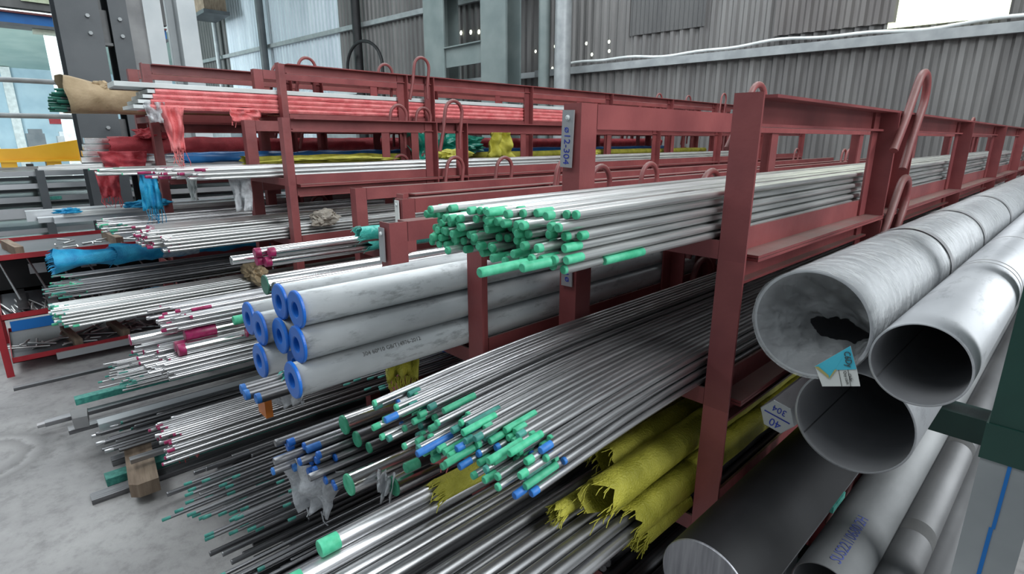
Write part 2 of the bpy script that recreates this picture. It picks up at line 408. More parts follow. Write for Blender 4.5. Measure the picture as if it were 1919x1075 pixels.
# ------------------------------------------------------------------ the neighbouring hall at far left
HALLW = mat('pale_blue_hall_wall', (.40, .56, .66), (.50, .66, .75), .6, 0, 1.5)
HALLR = mat('pale_green_hall_roof', (.52, .70, .64), (.66, .82, .75), .6, 0, 1)
struct(MB().box((-36.2, -14, 0), (-36, 12, 4.6)).build('wall_hall', HALLW))
struct(MB().add([(-36, -14, 4.6), (-12, -14, 7.2), (-12, 12, 7.2), (-36, 12, 4.6)], [(0, 1, 2, 3)]).build('ceiling', HALLR))
for y in (-2.5, 1.2, 4.6): struct(MB().box((-36, y, 0), (-35.7, y + .35, 4.6)).build('trim_4', WHITEP))
t = thing('roof_truss', 'pale green roof truss in the bright neighbouring hall', 'truss', (-24, 0, 5.2))
for i, y in enumerate((-2, 0.2, 2.4, 4.6)):
    MB().tube([(0, y, 0), (3, y + .6, 1.2)], .09, 6).build('brace', HALLR, t); MB().tube([(0, y, 0), (-3.6, y + .6, -.1)], .09, 6).build('brace', HALLR, t)
MB().box((-.12, -6, -.12), (.12, 8, .12)).build('chord', WHITEP, t)
t = thing('hall_column', 'white steel column in the bright neighbouring hall', 'column', (-20, 2.0, 0))
MB().box((-.2, -.28, 0), (.2, .1, 7)).build('web', WHITEP, t); MB().box((-.3, .1, 0), (.3, .16, 7)).build('flange', WHITEC, t); MB().tube([(.25, .33, 0), (.25, .33, 7)], .03, 6).build('conduit', COLG, t)
t = thing('crane_beam', 'blue overhead crane beam crossing the bright hall opening', 'crane beam', (-14, 0, 3.36))
MB().box((-.12, -3, 0), (.12, 3.2, .17)).build('web', BSTEEL, t); MB().box((-.2, -3, .17), (.2, 3.2, .20)).build('flange', RED, t); MB().box((-.2, -3, -.05), (.2, 3.2, 0)).build('flange', COLG, t)
MB().box((-.1, 1.05, -.12), (.1, 1.5, -.05)).build('trolley_plate', mat('cream_paint', (.7, .75, .6), (.8, .85, .7)), t)
struct(MB().box((-13.9, -4, 3.60), (-13.7, 3.2, 5.6)).box((-13.68, .95, 3.72), (-13.66, 1.35, 4.0), 1).build('wall_above_opening', [WALLD, mat('dim_window', (.4, .45, .3), (.5, .55, .4))]))
for z, lab in ((1.99, 'grey conduit crossing the hall opening, upper of the two'), (1.61, 'grey rail crossing the hall opening, lower of the two')):
    tag(MB().tube([(-8.5, -2, z), (-8.5, 1.2, z)], .028, 8).build('rail', ZINC), lab, 'rail')
t = thing('work_platform', 'long pale work table in the bright hall behind the person', 'table', (-31, 0, 0))
MB().box((-1.6, -3, .48), (1.2, 3.2, .60)).build('top', WHITEP, t)
for y in (-2, .4, 2.8): MB().box((.9, y, 0), (1.05, y + .15, .48)).build('leg', ZINC, t)
for i, (y, h, m, lab) in enumerate(((.3, .5, WOOD, 'small brown carton on the pale hall table'), (2.0, 1.0, COLG, 'dark machine standing on the pale hall table'), (3.0, .9, SHEETM, 'grey machine at right on the pale hall table'))):
    tb = thing('workshop_machine' if i else 'carton', lab, 'machine' if i else 'box', (-31.3, y - .3, .6))
    MB().box((-.3, -.3, 0), (.3, .3, h)).build('body', m, tb); MB().box((-.2, -.2, h), (.2, .25, h + .18)).build('head' if i else 'lid', m, tb)
tag(MB().box((-35.995, 2.6, 2.1), (-35.93, 3.4, 2.5)).build('red_sign', CARTRED), 'small red sign on the pale blue hall wall', 'sign')


def person():
    t = thing('person', 'person in blue overalls and pale yellow sleeves standing in bright hall', 'person', (-28.5, .12, 0), R(-70))
    vs = [(0, 0, .95), (0, 0, 1.15), (0, 0, 1.42), (0, 0, 1.55), (0, .02, 1.66),
          (-.10, 0, .90), (-.11, .04, .50), (-.12, 0, .08), (-.12, .14, .04), (.10, 0, .90), (.13, -.03, .50), (.14, -.06, .08), (.14, .08, .04),
          (-.20, 0, 1.40), (-.27, .03, 1.14), (-.24, .20, .98), (.20, 0, 1.40), (.30, .02, 1.16), (.34, .12, .94)]
    ed = [(0, 1), (1, 2), (2, 3), (3, 4), (0, 5), (5, 6), (6, 7), (7, 8), (0, 9), (9, 10), (10, 11), (11, 12), (2, 13), (13, 14), (14, 15), (2, 16), (16, 17), (17, 18)]
    rd = [.15, .14, .16, .06, .10, .10, .07, .05, .04, .10, .07, .05, .04, .075, .055, .04, .075, .055, .04]
    me = bpy.data.meshes.new('body'); me.from_pydata(vs, ed, []); o = link('body', me, t)
    me.materials.append(DENIM); md = o.modifiers.new('skin', 'SKIN'); sv = me.skin_vertices[0].data
    for i, r in enumerate(rd): sv[i].radius = (r, r); sv[i].use_root = (i == 0)
    s = o.modifiers.new('sub', 'SUBSURF'); s.levels = 2; s.render_levels = 2
    # head with brow, nose, ears
    mb = MB()
    n = 12
    for i in range(9):
        pass
    bm = bmesh.new(); bmesh.ops.create_uvsphere(bm, u_segments=16, v_segments=12, radius=.105)
    for v in bm.verts:
        v.co.z *= 1.22; v.co.x *= .86
        if v.co.y > .08 and abs(v.co.x) < .03 and abs(v.co.z) < .04: v.co.y += .03
        if abs(v.co.x) > .08 and abs(v.co.z) < .03: v.co.x *= 1.2
    me = bpy.data.meshes.new('head'); bm.to_mesh(me); bm.free(); me.materials.append(SKIN)
    for p in me.polygons: p.use_smooth = True
    link('head', me, t, (0, .02, 1.70))
    bm = bmesh.new(); bmesh.ops.create_uvsphere(bm, u_segments=16, v_segments=10, radius=.125)
    bmesh.ops.delete(bm, geom=[v for v in bm.verts if v.co.z < .0], context='VERTS')
    me = bpy.data.meshes.new('cap'); bm.to_mesh(me); bm.free(); me.materials.append(DENIM)
    solid(link('cap', me, t, (0, .01, 1.73)), .01)
    for s_ in (-1, 1):
        MB().tube([(s_ * .19, 0, 1.42), (s_ * .28, .03, 1.15), (s_ * (.25 if s_ < 0 else .34), .18 if s_ < 0 else .11, 1.0)], [.10, .075, .055], 10).build('sleeve', LEMON, t)
        mb = MB(); bx, by, bz = (s_ * (.25 if s_ < 0 else .345), .2 if s_ < 0 else .125, .96)
        mb.tube([(bx, by, bz + .03), (bx, by + .01, bz - .04)], [.035, .04], 8)
        for k in range(4): mb.tube([(bx - .03 + k * .02, by, bz - .03), (bx - .03 + k * .02, by + .02, bz - .10 - .01 * (k in (1, 2)))], .009, 6)
        mb.tube([(bx + .03, by, bz), (bx + .055, by + .02, bz - .05)], .011, 6)
        mb.build('hand', SKIN, t)


person()
# yellow beam lying on the far stack
t = thing('spreader_beam', 'yellow steel spreader beam with red arrow mark lying at far left', 'beam', (-7.6, 0, 1.13))
MB().box((-.08, -2, 0), (.08, .86, .13)).prism([(.25, .13), (.88, .24), (.88, .13)], 'x', -.08, .08).build('beam_body', YSTEEL, t)
MB().box((-.12, -2, 0), (.12, .86, .02)).build('flange', YSTEEL, t)
MB().add([(.085, .76, .14), (.085, .86, .14), (.085, .84, .20), (.085, .80, .23), (.085, .79, .18)], [(0, 1, 2, 3, 4)]).build('arrow_mark', CARTRED, t)
for y in (-.9, .1, .45): MB().box((-.1, y, -.05), (.1, y + .12, 0)).build('foot', YSTEEL, t)
# stock stand with long sheets and channels behind the yellow beam
t = thing('stock_stand', 'dark steel stand holding long pale channels at far left', 'rack', (-7.2, 0, 0))
for y in (-1.6, .3, 2.6):
    for x in (-.72, .64): MB().box((x, y, 0), (x + .06, y + .06, 1.10)).build('upright', COLG, t)
    for z in (.36, .52, .66, .80, .92, 1.03): MB().box((-.66, y, z - .03), (.64, y + .06, z)).build('arm', COLG, t)
for i, (z, h) in enumerate(((1.031, .045), (.921, .045), (.801, .05), (.661, .09), (.521, .04), (.361, .04))):
    o = MB().prism([(-.62, z), (.6, z), (.6, z + h), (.585, z + h), (.585, z + .012), (-.605, z + .012), (-.605, z + h), (-.62, z + h)], 'y', -3, 3.2).build('steel_channel', SHEETM, None, (-7.2, 0, 0))
    tag(o, ['topmost pale wide channel on the far left stand, under yellow beam', 'second pale channel from top on the far left stand', 'third pale channel from top on far left stand, green mark beside it',
            'thick white channel on the far left stand, widest of the stack', 'thin grey channel below the thick white one on far left stand', 'lowest thin grey channel on the far left stand'][i], 'steel channel')
tag(MB().box((-6.598, .30, .815), (-6.585, .45, .845)).build('paint_mark', TEAL), 'green paint mark on a pale channel at far left', 'mark')

# ================================================================== RACKS
TH = .005; FL = .046; WB = .05


def chan(a, out, opening, length_axis, L0, L1, span0, span1):
    """C channel mesh: web plane at x=a, flanges towards out (+1/-1)"""
    x0, x1 = a, a + out * FL; xl = a + out * .022; pr = [(x0, span0), (xl, span0), (xl, span0 + TH), (x0 + out * TH, span0 + TH), (x0 + out * TH, span1 - TH), (x1, span1 - TH), (x1, span1), (x0, span1)]
    if out < 0: pr = pr[::-1]
    mb = MB()
    if length_axis == 'y': mb.prism(pr, 'y', L0, L1)
    else: mb.prism(pr, 'z', L0, L1)
    return mb


LEN = 5.9
POSTS = [0, .74, .94, 1.85, 2.85, 3.85, 4.78, 4.98, LEN - .05]
cache = {}


def cached(key, fn):
    if key not in cache: cache[key] = fn()
    return cache[key]


def loop_mesh():
    mb = MB(); hw = .055
    pts = [(0, -hw - .01, -.16), (0, -hw, -.06), (0, -hw, .04)] + [(0, -hw * math.cos(a), .045 + .06 * math.sin(a)) for a in [PI * k / 12 for k in range(1, 12)]] + [(0, hw, .04), (0, hw, -.06), (0, hw + .01, -.13)]
    mb.tube(pts, .0095, 10); return mb.mesh('lifting_loop', RED)


def rack(x0, x1, y0, z0, h, label, loops=True, posts=POSTS):
    t = thing('stacking_rack', label, 'rack', ((x0 + x1) / 2, y0, z0), 0, None)
    hw = (x1 - x0) / 2
    for s in (1, -1):
        a = s * (hw - FL)
        link('top_beam', cached(('tb', s, round(hw, 3), h), lambda: chan(a, s, 0, 'y', .052, LEN, h - WB, h - .001).mesh('top_beam', RED)), t)
        def bb():
            mb = MB(); x1_ = a + s * FL; pr = [(a, 0), (x1_, 0), (x1_, TH), (a + s * TH, TH), (a + s * TH, WB * .9), (a, WB * .9)]
            return mb.prism(pr if s > 0 else pr[::-1], 'y', .052, LEN).mesh('bottom_beam', RED)
        link('bottom_beam', cached(('bb', s, round(hw, 3)), bb), t)
        for i, y in enumerate(posts):
            front = i == 0
            def pm():
                mb = MB(); b0, b1 = (0.0, h) if front else (.006, h - .055)
                pr = [(a, 0), (a + s * FL, 0), (a + s * FL, TH), (a + s * TH, TH), (a + s * TH, WB), (a, WB)] if front else [(a, 0), (a + s * TH, 0), (a + s * TH, WB - TH), (a + s * FL, WB - TH), (a + s * FL, WB), (a, WB)]
                return mb.prism(pr if s < 0 else pr[::-1], 'z', b0 if front else TH + .001, b1 if front else h - TH - .001).mesh('post', RED)
            # intermediate posts sit in the beams' hollow: nudge outward by web thickness
            o = link('post', cached(('p', s, round(hw, 3), h, front), pm), t, (0 if front else s * (TH + .0005), y, 0))
            if not front: o.scale = (1, 1, 1)
        if loops:
            for yc in (.885, 4.92):
                link('lifting_loop', cached('loop', loop_mesh), t, (s * (hw + .012), yc + (.01 if x1 > -.5 else 0), h), (R(-34 if x1 > -.5 else -9), 0, 0))
    for y in (0, .9, 1.85, 2.85, 3.85, LEN - .05):
        def cm():
            mb = MB(); b = hw - FL - .001
            return mb.prism([(0, 0), (.045, 0), (.045, .032), (.04, .032), (.04, .005), (.005, .005), (.005, .032), (0, .032)][::-1], 'x', -b, b).mesh('crossbar', RED)
        link('crossbar', cached(('cb', round(hw, 3)), cm), t, (0, y + .001, 0))
    return t


ord_ = {0: 'topmost', 1: 'second from top', 2: 'third from top', 3: 'fourth from top', 4: 'lowest'}


def column(x0, x1, y0, levels, desc, notes):
    for i, (z, h) in enumerate(levels): rack(x0, x1, y0, z, h, notes[i] if i < len(notes) else 'red steel rack in %s, %s' % (desc, 'lowest of its stack' if i == len(levels) - 1 else 'second from bottom' if i == len(levels) - 2 else 'third from bottom' if i == len(levels) - 3 else 'fourth from bottom'))


LV = [(.885, .27), (.615, .27), (.345, .27), (.08, .265)]
column(-.77, -.37, .87, [(1.155, .265)] + LV, 'the nearest stack', ['red steel rack nearest the camera holding green-ended rods, topmost of its stack',
       'red steel rack under the nearest top rack, holding thin rods with green and blue ends', 'red steel rack of the nearest stack holding bars in yellow sleeves'])
column(-1.20, -.81, .68, LV, 'the second stack from the right', ['red steel rack holding grey pipes with blue end caps', 'red steel rack under the blue-capped pipes holding blue and green ended bars'])
column(-1.65, -1.23, 1.00, LV, 'the third stack from the right', ['low red steel rack with tag, behind the blue-capped pipes, holding two thick bars'])
column(-2.15, -1.74, 1.09, LV, 'the fourth stack from the right', ['low red rack without tag holding bars with magenta ends'])
column(-2.90, -2.39, .93, [(1.155, .285)] + LV, 'the fifth stack from the right', ['red rack in middle distance holding thin rods with dark red ends, topmost', 'red steel rack just under the middle distance top rack'])
column(-3.47, -3.06, 1.20, [(1.44, .30), (1.155, .285)] + LV, 'the sixth stack from the right', ['tall-standing red rack holding pink-wrapped flat bars, highest of the racks', 'red steel rack directly below the pink-wrapped flat bars'])
column(-3.97, -3.56, .68, [(1.44, .30), (1.155, .285)] + LV, 'the leftmost stack', ['red rack at far left top holding the brown paper roll', 'red rack at left directly below the brown paper roll'])

# tag plates hung on the racks


def tagplate(loc, wid, hgt, lab, body=None, m=ZINC, tilt=0, up=False):
    t = thing('tag_plate', lab, 'tag', loc); t.rotation_euler = (0, R(tilt), 0)
    mb = MB(); mb.box((-wid / 2, -.003, -hgt), (wid / 2, 0, 0)); pl_ = mb.build('plate', m, t)
    b = MB(); b.rings([(-.007, .003), (-.0045, .0055), (-.003, .0055)], 12); b.build('rivet', WHITEP, pl_, (0, 0, -.015))
    if body: text('lettering', body, .022, BLUEI, pl_, basis((0, 0, 1), (-1, 0, 0), (0, -.0035, -hgt * .52)) if up else basis((0, 0, -1), (1, 0, 0), (0, -.0035, -hgt * .62)))
    return t


PLATE = mat('aluminium_plate', (.42, .43, .45), (.52, .53, .55), .4, .6, 4)
tagplate((-.752, .866, 1.407), .030, .112, 'aluminium plate with handwritten blue size on nearest rack post', '\u00f812-304', PLATE, 2)
tagplate((-.748, .866, 1.140), .030, .095, 'aluminium plate with handwritten blue size below the green-ended rods', '\u00f810/304', PLATE, -2, True)
tagplate((-1.183, .676, 1.142), .024, .085, 'blank bent aluminium plate on the blue-capped pipe rack post', None, PLATE, 1)
tagplate((-1.630, .996, 1.150), .024, .085, 'blank pale aluminium plate on the low rack post behind', None, CARD, 0)

# ================================================================== RODS
rodn = 0


def rod_mesh(d, L, p, paint, steel, n=10, hexa=False, sag=0):
    def f():
        mb = MB(); r = d / 2; c = min(.0012, r * .2); pp = max(p, .002); Y0 = .45
        prof = [(0, r - c), (c, r), (pp, r), (pp + .0005, r)]
        if sag: prof += [(y, r) for y in (.15, .25, .35, .45) if y > pp + .01]
        prof += [(L, r)]
        mb.rings(prof, 6 if hexa else n, mis=[0, 0, 0 if p > .003 else 1] + [1] * (len(prof) - 4), cap0=False, cap1=True)
        nn = 6 if hexa else n
        mb.add([((r - c) * math.cos(2 * PI * k / nn), 0, (r - c) * math.sin(2 * PI * k / nn)) for k in range(nn)], [tuple(range(nn))], 0)
        if sag: mb.v = [(x, y, z - sag * (1 - y / Y0) ** 2 if y < Y0 else z) for x, y, z in mb.v]
        if hexa: mb.sm = [False] * len(mb.sm)
        return mb.mesh('rod', [paint, steel])
    return cached(('rod', d, L, p, paint.name, steel.name, n, hexa, sag), f)


def rod(name, x, y, z, me, label, cat, group, tx=0, tz=0):
    o = link(name, me, None, (x, y, z), (tz, 0, tx)); tag(o, label, cat, group); return o


def bundle(x0, x1, zb, rows, d, tip, jit, paints, steel, label, group, name='steel_rod', L=5.6, pmax=.05, drop=.12, slope=0, zslope=0, n=10, pitch=None, cap=None, splay=0.0012, cat='steel rod', side=0, sag=0, stuff=None, pls=(.004, .007, .014)):
    """a loose hexagonal heap of rods lying along Y between x0 and x1 on height zb"""
    pitch = pitch or d * 1.04; k = 0; L0, G0 = label, group
    for j in range(rows):
        cols_ = int((x1 - x0 - d) / pitch) + 1
        for i in range(cols_):
            x = x0 + d / 2 + (i + .5 * (j % 2)) * pitch
            if x > x1 - d / 2: continue
            if j and random.random() < drop * j / rows * 1.6: continue
            u = (x - x0) / (x1 - x0)
            if j > rows - 2.2 and side and random.random() < side * (abs(u - .5) * 2) ** 2 * 1.5: continue
            z = zb + d / 2 + j * pitch * .868 + zslope * (x - x0) * (j / max(1, rows - 1))
            y = tip + slope * (u - .5) + random.uniform(-1, 1) * jit - (.5 * jit if random.random() < .12 else 0)
            pl = random.choice(pls + (pmax,)) if pmax > .012 else .004; p = random.choice(paints)
            lay = 'bottom layer' if j == 0 else 'top layer' if j == rows - 1 else 'middle layers'; sd = 'left' if u < .33 else 'right' if u > .67 else 'centre'
            pc = {'green_paint': 'green', 'teal_paint': 'teal', 'blue_paint': 'blue', 'blue_plastic': 'dark blue'}.get(p.name, 'bare')
            label = L0.replace('{c}', pc) + ', %s, %s' % (lay, sd); group = '%s, %s, %s%s' % (G0, lay, sd, ', ' + pc if '{c}' in L0 else '')
            if stuff is not None:
                r_ = d / 2; vs = [(x + r_ * math.cos(2 * PI * q / 6), yy, z + r_ * math.sin(2 * PI * q / 6)) for yy in (y, y + .02, y + L) for q in range(6)]
                stuff.add(vs[:12], [(q, 6 + q, 6 + (q + 1) % 6, (q + 1) % 6) for q in range(6)] + [tuple(range(6))], 1, True).add(vs[6:], [(q, 6 + q, 6 + (q + 1) % 6, (q + 1) % 6) for q in range(6)], 0, True); k += 1
                continue
            rod(name, x, y, z, rod_mesh(d, L, round(pl, 3), p, steel, n, sag=sag), label, cat, group, random.gauss(0, splay), random.gauss(0, splay) * .5)
            k += 1
            if cap and k >= cap: return k
    return k


cnt = {}
# --- nearest stack
cnt['A3'] = bundle(-.716, -.424, 1.189, 6, .0118, .500, .024, [GREEN], STEEL_W, 'bright steel rod with green painted end in the nearest top rack', 'green-ended rods in the nearest top rack', drop=.10, slope=.0, pitch=.0124, pmax=.03, splay=.0008, sag=.002, zslope=.05, pls=(.004, .004, .008, .012))
for i, (x, y, z, lab) in enumerate(((-.475, .395, 1.200, 'green-ended rod sticking out lowest and farthest under the top bundle'), (-.450, .440, 1.203, 'green-ended rod jutting out above the lowest one'),
                                   (-.708, .482, 1.238, 'green-ended rod jutting out at left edge of the top bundle'), (-.432, .575, 1.194, 'short-set green-ended rod under right edge of the top bundle'))):
    rod('steel_rod', x, y, z, rod_mesh(.0124, 5.6, .09, GREEN, STEEL_W), lab, 'steel rod', 'green-ended rods in the nearest top rack')
cnt['A2'] = bundle(-.716, -.424, .919, 6, .0110, .432, .045, [GREEN, GREEN, GREEN, GREEN, TEAL, BLUEP], STEEL, 'thin steel rod with {c} end in the nearest middle rack', 'green and blue ended rods in the nearest middle rack', drop=.08, slope=.05, pitch=.0117, pmax=.06, splay=.0009, sag=.020, pls=(.004, .006, .012, .012, .02))
cnt['A1'] = bundle(-.716, -.43, .649, 3, .0222, -.18, .10, [STEEL], STEEL, 'thick bright steel bar in the lower near rack, end out of view', 'thick bars in the nearest lower rack', name='thick_bar', drop=.2, pitch=.0245, pmax=.01, splay=.001, n=14)
for i, (x, y, z) in enumerate(((-.705, .262, .750), (-.700, .20, .722))):
    o = rod('round_bar', x, y, z, rod_mesh(.027, 5.6, .03, GREEN, STEEL, 20), ['thick bar with green painted end at bottom edge, upper of two', 'thick bar with green painted end at bottom edge, lower of two'][i], 'round bar', None)
bundle(-.716, -.43, .379, 2, .034, .80, .08, [STEEL_D], STEEL_D, 'added thick dull bar blocking light in the near rack below yellow sleeves', 'added light-blocking bars low in the nearest stack', name='thick_bar', L=5, n=12, drop=.1, pitch=.038, pmax=.01)  # added filler bars, keep the bright floor from showing through the rack
bundle(-.716, -.43, .114, 2, .034, .80, .08, [STEEL_D], STEEL_D, 'added thick dull bar blocking light in the lowest near rack', 'added light-blocking bars in the lowest near rack', name='thick_bar', L=5, n=12, drop=.1, pitch=.038, pmax=.01)  # more added filler, blocks light under the nearest stack
# --- second stack lower levels
bundle(-1.15, -.985, .649, 4, .0175, .385, .035, [BLUEP, BLUECAP, STEEL_D, BLUECAP], STEEL_D, 'steel rod with {c} end under the blue-capped pipes', 'blue-ended rods in the second stack', name='blue_ended_rod', drop=.25, pmax=.03, slope=.03, L=5.4, n=12)
bundle(-.985, -.95, .649, 2, .015, .39, .03, [BLUECAP], STEEL_D, 'steel tube with blue end lying right of the blue-ended rods', 'blue-ended tubes right in the second stack', name='blue_ended_rod', drop=.3, pmax=.03, L=5.4, n=12, slope=-.05)
for x, y, z, d, lab in ((-.925, .415, .675, .046, 'thick bar with flat green painted end, front of the green-ended bars'), (-1.04, .468, .742, .044, 'thick green-ended bar at top left of the second stack'),
                        (-.998, .475, .722, .036, 'thick green-ended bar right beside the top left one'), (-.965, .485, .712, .024, 'small green-ended bar below the two thick ones'),
                        (-.862, .48, .673, .042, 'thick green-ended bar near the yellow wrapped bundle')):
    rod('round_bar', x, y, z, rod_mesh(d, 5.4, .004, GREEN, CHROME if d > .041 else STEEL_D, 24), lab, 'round bar', None)
o = rod('round_bar', -.842, .50, .715, rod_mesh(.022, 5.4, .03, GREEN, BLACK, 16), 'dark wrapped hexagonal bar with green end and white lettering', 'round bar', None)
text('lettering', 'Hexa', .018, CARD, o, basis((0, 1, 0), (-.5, 0, .8), (.0097, .085, .0062)))
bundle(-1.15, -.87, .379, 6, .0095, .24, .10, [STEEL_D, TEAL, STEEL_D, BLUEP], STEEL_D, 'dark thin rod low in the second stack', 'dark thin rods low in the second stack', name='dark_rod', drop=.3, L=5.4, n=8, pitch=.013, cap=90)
# --- third stack
rod('round_bar', -1.578, .515, .949, rod_mesh(.058, 5.8, .0035, mat('dark_green_bar_end', (.02, .10, .07), (.05, .20, .14), .5), CHROME, 32), 'thickest polished bar with green rim in the tagged low rack, left', 'round bar', None)
rod('round_bar', -1.518, .520, .943, rod_mesh(.050, 5.8, .0035, mat('dark_bar_end', (.06, .07, .07), (.12, .14, .13), .5), CHROME, 32), 'polished bar with dark end beside the thickest green-rimmed bar', 'round bar', None)
bundle(-1.47, -1.29, .919, 3, .022, .85, .12, [STEEL], STEEL, 'plain bright bar right of the two thick polished bars', 'plain bright bars in the third stack', name='bright_bar', drop=.3, L=5.6, n=12)
for x, y, z, i in ((-1.56, .41, .664, 0), (-1.515, .405, .664, 1), (-1.47, .42, .664, 2)):
    o = rod('steel_tube', x, y, z, rod_mesh(.030, 5.8, .012, BLUEP, STEEL_D, 18), ['grey tube with blue end, leftmost of three under the pipes', 'grey tube with blue end, middle of three under the pipes', 'grey tube with blue end, rightmost of three under the pipes'][i], 'steel tube', None)
STF = MB()
bundle(-1.60, -1.28, .379, 4, .009, .33, .12, [TEAL, STEEL, BLUEP, STEEL], STEEL, 'thin steel rod with dull blue end low in third stack', 'thin rods low in the third stack', stuff=STF, drop=.45, L=5.6, n=8, pitch=.019, cap=70)
bundle(-1.58, -1.30, .649, 3, .007, .72, .08, [TEAL, STEEL_D], STEEL_D, 'very thin rod behind the three blue-ended tubes', 'very thin rods in the third stack', stuff=STF, drop=.4, L=5.4, n=6, pitch=.014, cap=45)
tag(STF.build('thin_rods', [STEEL_D, TEAL]), 'mass of very thin rods with dull teal ends low in third stack', 'steel rods', None, 'stuff')
# --- fourth stack
for i, (x, y, z, d, lab) in enumerate(((-2.045, .565, .938, .034, 'polished bar with bare end, farthest left of the magenta-ended bars'), (-1.985, .63, .937, .036, 'polished bar with magenta end in low rack, lower left of four'), (-1.945, .645, .937, .036, 'polished bar with magenta end in low rack, lower right of four'),
                               (-1.965, .62, .970, .034, 'polished bar with magenta end in low rack, upper left of four'), (-1.925, .655, .972, .034, 'polished bar with magenta end in low rack, upper right of four'))):
    rod('round_bar', x, y, z, rod_mesh(d, 5.6, .004 if i == 0 else .02, CHROME if i == 0 else MAG, CHROME, 20), lab, 'round bar', None)
bundle(-2.10, -1.79, .649, 3, .0125, .27, .035, [MAG, STEEL, STEEL], STEEL, 'bright rod with small red end low in the fourth stack', 'red-ended rods low in the fourth stack', name='red_ended_rod', drop=.35, pmax=.01, L=5.6, n=10, pitch=.018)
bundle(-2.08, -1.88, .772, 3, .0125, .36, .07, [MAG, STEEL], STEEL, 'bright rod with magenta tip above the thick magenta-ended bars', 'magenta-tipped rods in the fourth stack', name='red_ended_rod', drop=.2, pmax=.06, L=5.6, n=10, pitch=.017)
for i, (x, y, z, d, p, lab) in enumerate(((-1.985, .225, .744, .036, .003, 'polished bar reaching farthest left below the magenta-tipped rods'), (-1.905, .36, .747, .040, .09, 'polished bar with long magenta painted end'), (-1.875, .33, .713, .040, .02, 'thick polished bar with magenta rim below the long magenta end'),
                                  (-1.915, .33, .713, .036, .03, 'thick magenta-ended bar behind the polished one'), (-1.83, .52, .735, .030, .004, 'polished bar behind, right of the long magenta end'))):
    rod('round_bar', x, y, z, rod_mesh(d, 5.7, p, MAG, CHROME, 20), lab, 'round bar', None)
rod('round_bar', -1.80, .48, .795, rod_mesh(.030, 5.6, .03, GREEN, CHROME, 18), 'polished bar with bright green end and blue band beside blue caps', 'round bar', None)
bundle(-2.08, -1.80, .379, 3, .0115, .27, .04, [MAG, STEEL, STEEL], STEEL, 'steel rod with small red end just above the floor', 'red-ended rods near the floor', name='red_ended_rod', drop=.2, pmax=.02, L=5.6, n=8, pitch=.0165)
# --- fifth stack
bundle(-2.84, -2.58, .919, 5, .0125, .44, .04, [MAG, MAG, STEEL], STEEL_W, 'bright rod with dark red end below the middle distance rack', 'red-ended rods in the fifth stack', name='red_ended_rod', drop=.2, pmax=.02, L=5.6, n=8, pitch=.0165)
bundle(-2.57, -2.45, .919, 4, .0125, .47, .03, [STEEL, MAG], STEEL_W, 'bright tube with bare end right of the dark red-ended rods', 'bare-ended tubes in the fifth stack', name='steel_tube', drop=.2, pmax=.008, L=5.6, n=8, pitch=.0165)
bundle(-2.80, -2.60, .649, 5, .011, .10, .03, [TEAL, GREEN, WHITEP], STEEL_W, 'pale rod with faint green end reaching out over the trolley', 'pale rods in the fifth stack', name='pale_rod', drop=.2, pmax=.02, L=5.8, n=8, pitch=.0155)
bundle(-2.82, -2.50, .379, 5, .008, .28, .08, [TEAL, TEAL, STEEL], STEEL, 'thin rod with green end low beside the trolley', 'thin green-ended rods low in the fifth stack', name='thin_rod', drop=.4, pmax=.03, L=5.6, n=6, pitch=.016, cap=62)
bundle(-2.84, -2.50, 1.189, 3, .0125, .56, .04, [MAG, STEEL], STEEL_W, 'pale rod with dark red end in the middle distance top rack', 'red-ended rods in the middle distance top rack', name='red_ended_rod', drop=.45, pmax=.05, L=5.8, n=8, pitch=.019, slope=.12)
# --- sixth stack
bundle(-3.41, -3.12, .919, 5, .009, .38, .05, [GREEN, STEEL, TEAL], STEEL, 'thin grey rod with green end left of dark red-ended rods', 'thin green-ended rods in the sixth stack', name='thin_rod', drop=.35, pmax=.03, L=5.6, n=6, pitch=.0155, cap=62)
bundle(-3.41, -3.12, .649, 6, .009, .17, .07, [GREEN, TEAL], STEEL_D, 'thin dull rod with green end reaching over the trolley tray', 'thin dull rods in the sixth stack', name='thin_rod', drop=.3, pmax=.05, L=5.8, n=6, pitch=.0155, cap=66)
bundle(-3.41, -3.10, 1.189, 2, .012, .42, .08, [GREEN, STEEL_W, STEEL_W], STEEL_W, 'pale rod in rack below the pink-wrapped flat bars', 'pale rods below the pink-wrapped bars', name='pale_rod', drop=.3, pmax=.05, L=5.6, n=8, pitch=.021)


def flat(name, x0, x1, y0, y1, z0, z1, m, label, cat='flat bar', group=None, hollow=False):
    mb = MB()
    if hollow:
        t_ = .003; mb.box((x0, y0, z0), (x1, y1, z0 + t_)).box((x0, y0, z1 - t_), (x1, y1, z1)).box((x0, y0, z0 + t_), (x0 + t_, y1, z1 - t_)).box((x1 - t_, y0, z0 + t_), (x1, y1, z1 - t_))
    else:
        c = .0015; mb.prism([(x0 + c, z0), (x1 - c, z0), (x1, z0 + c), (x1, z1 - c), (x1 - c, z1), (x0 + c, z1), (x0, z1 - c), (x0, z0 + c)], 'y', y0, y1)
    return tag(mb.build(name, m), label, cat, group)


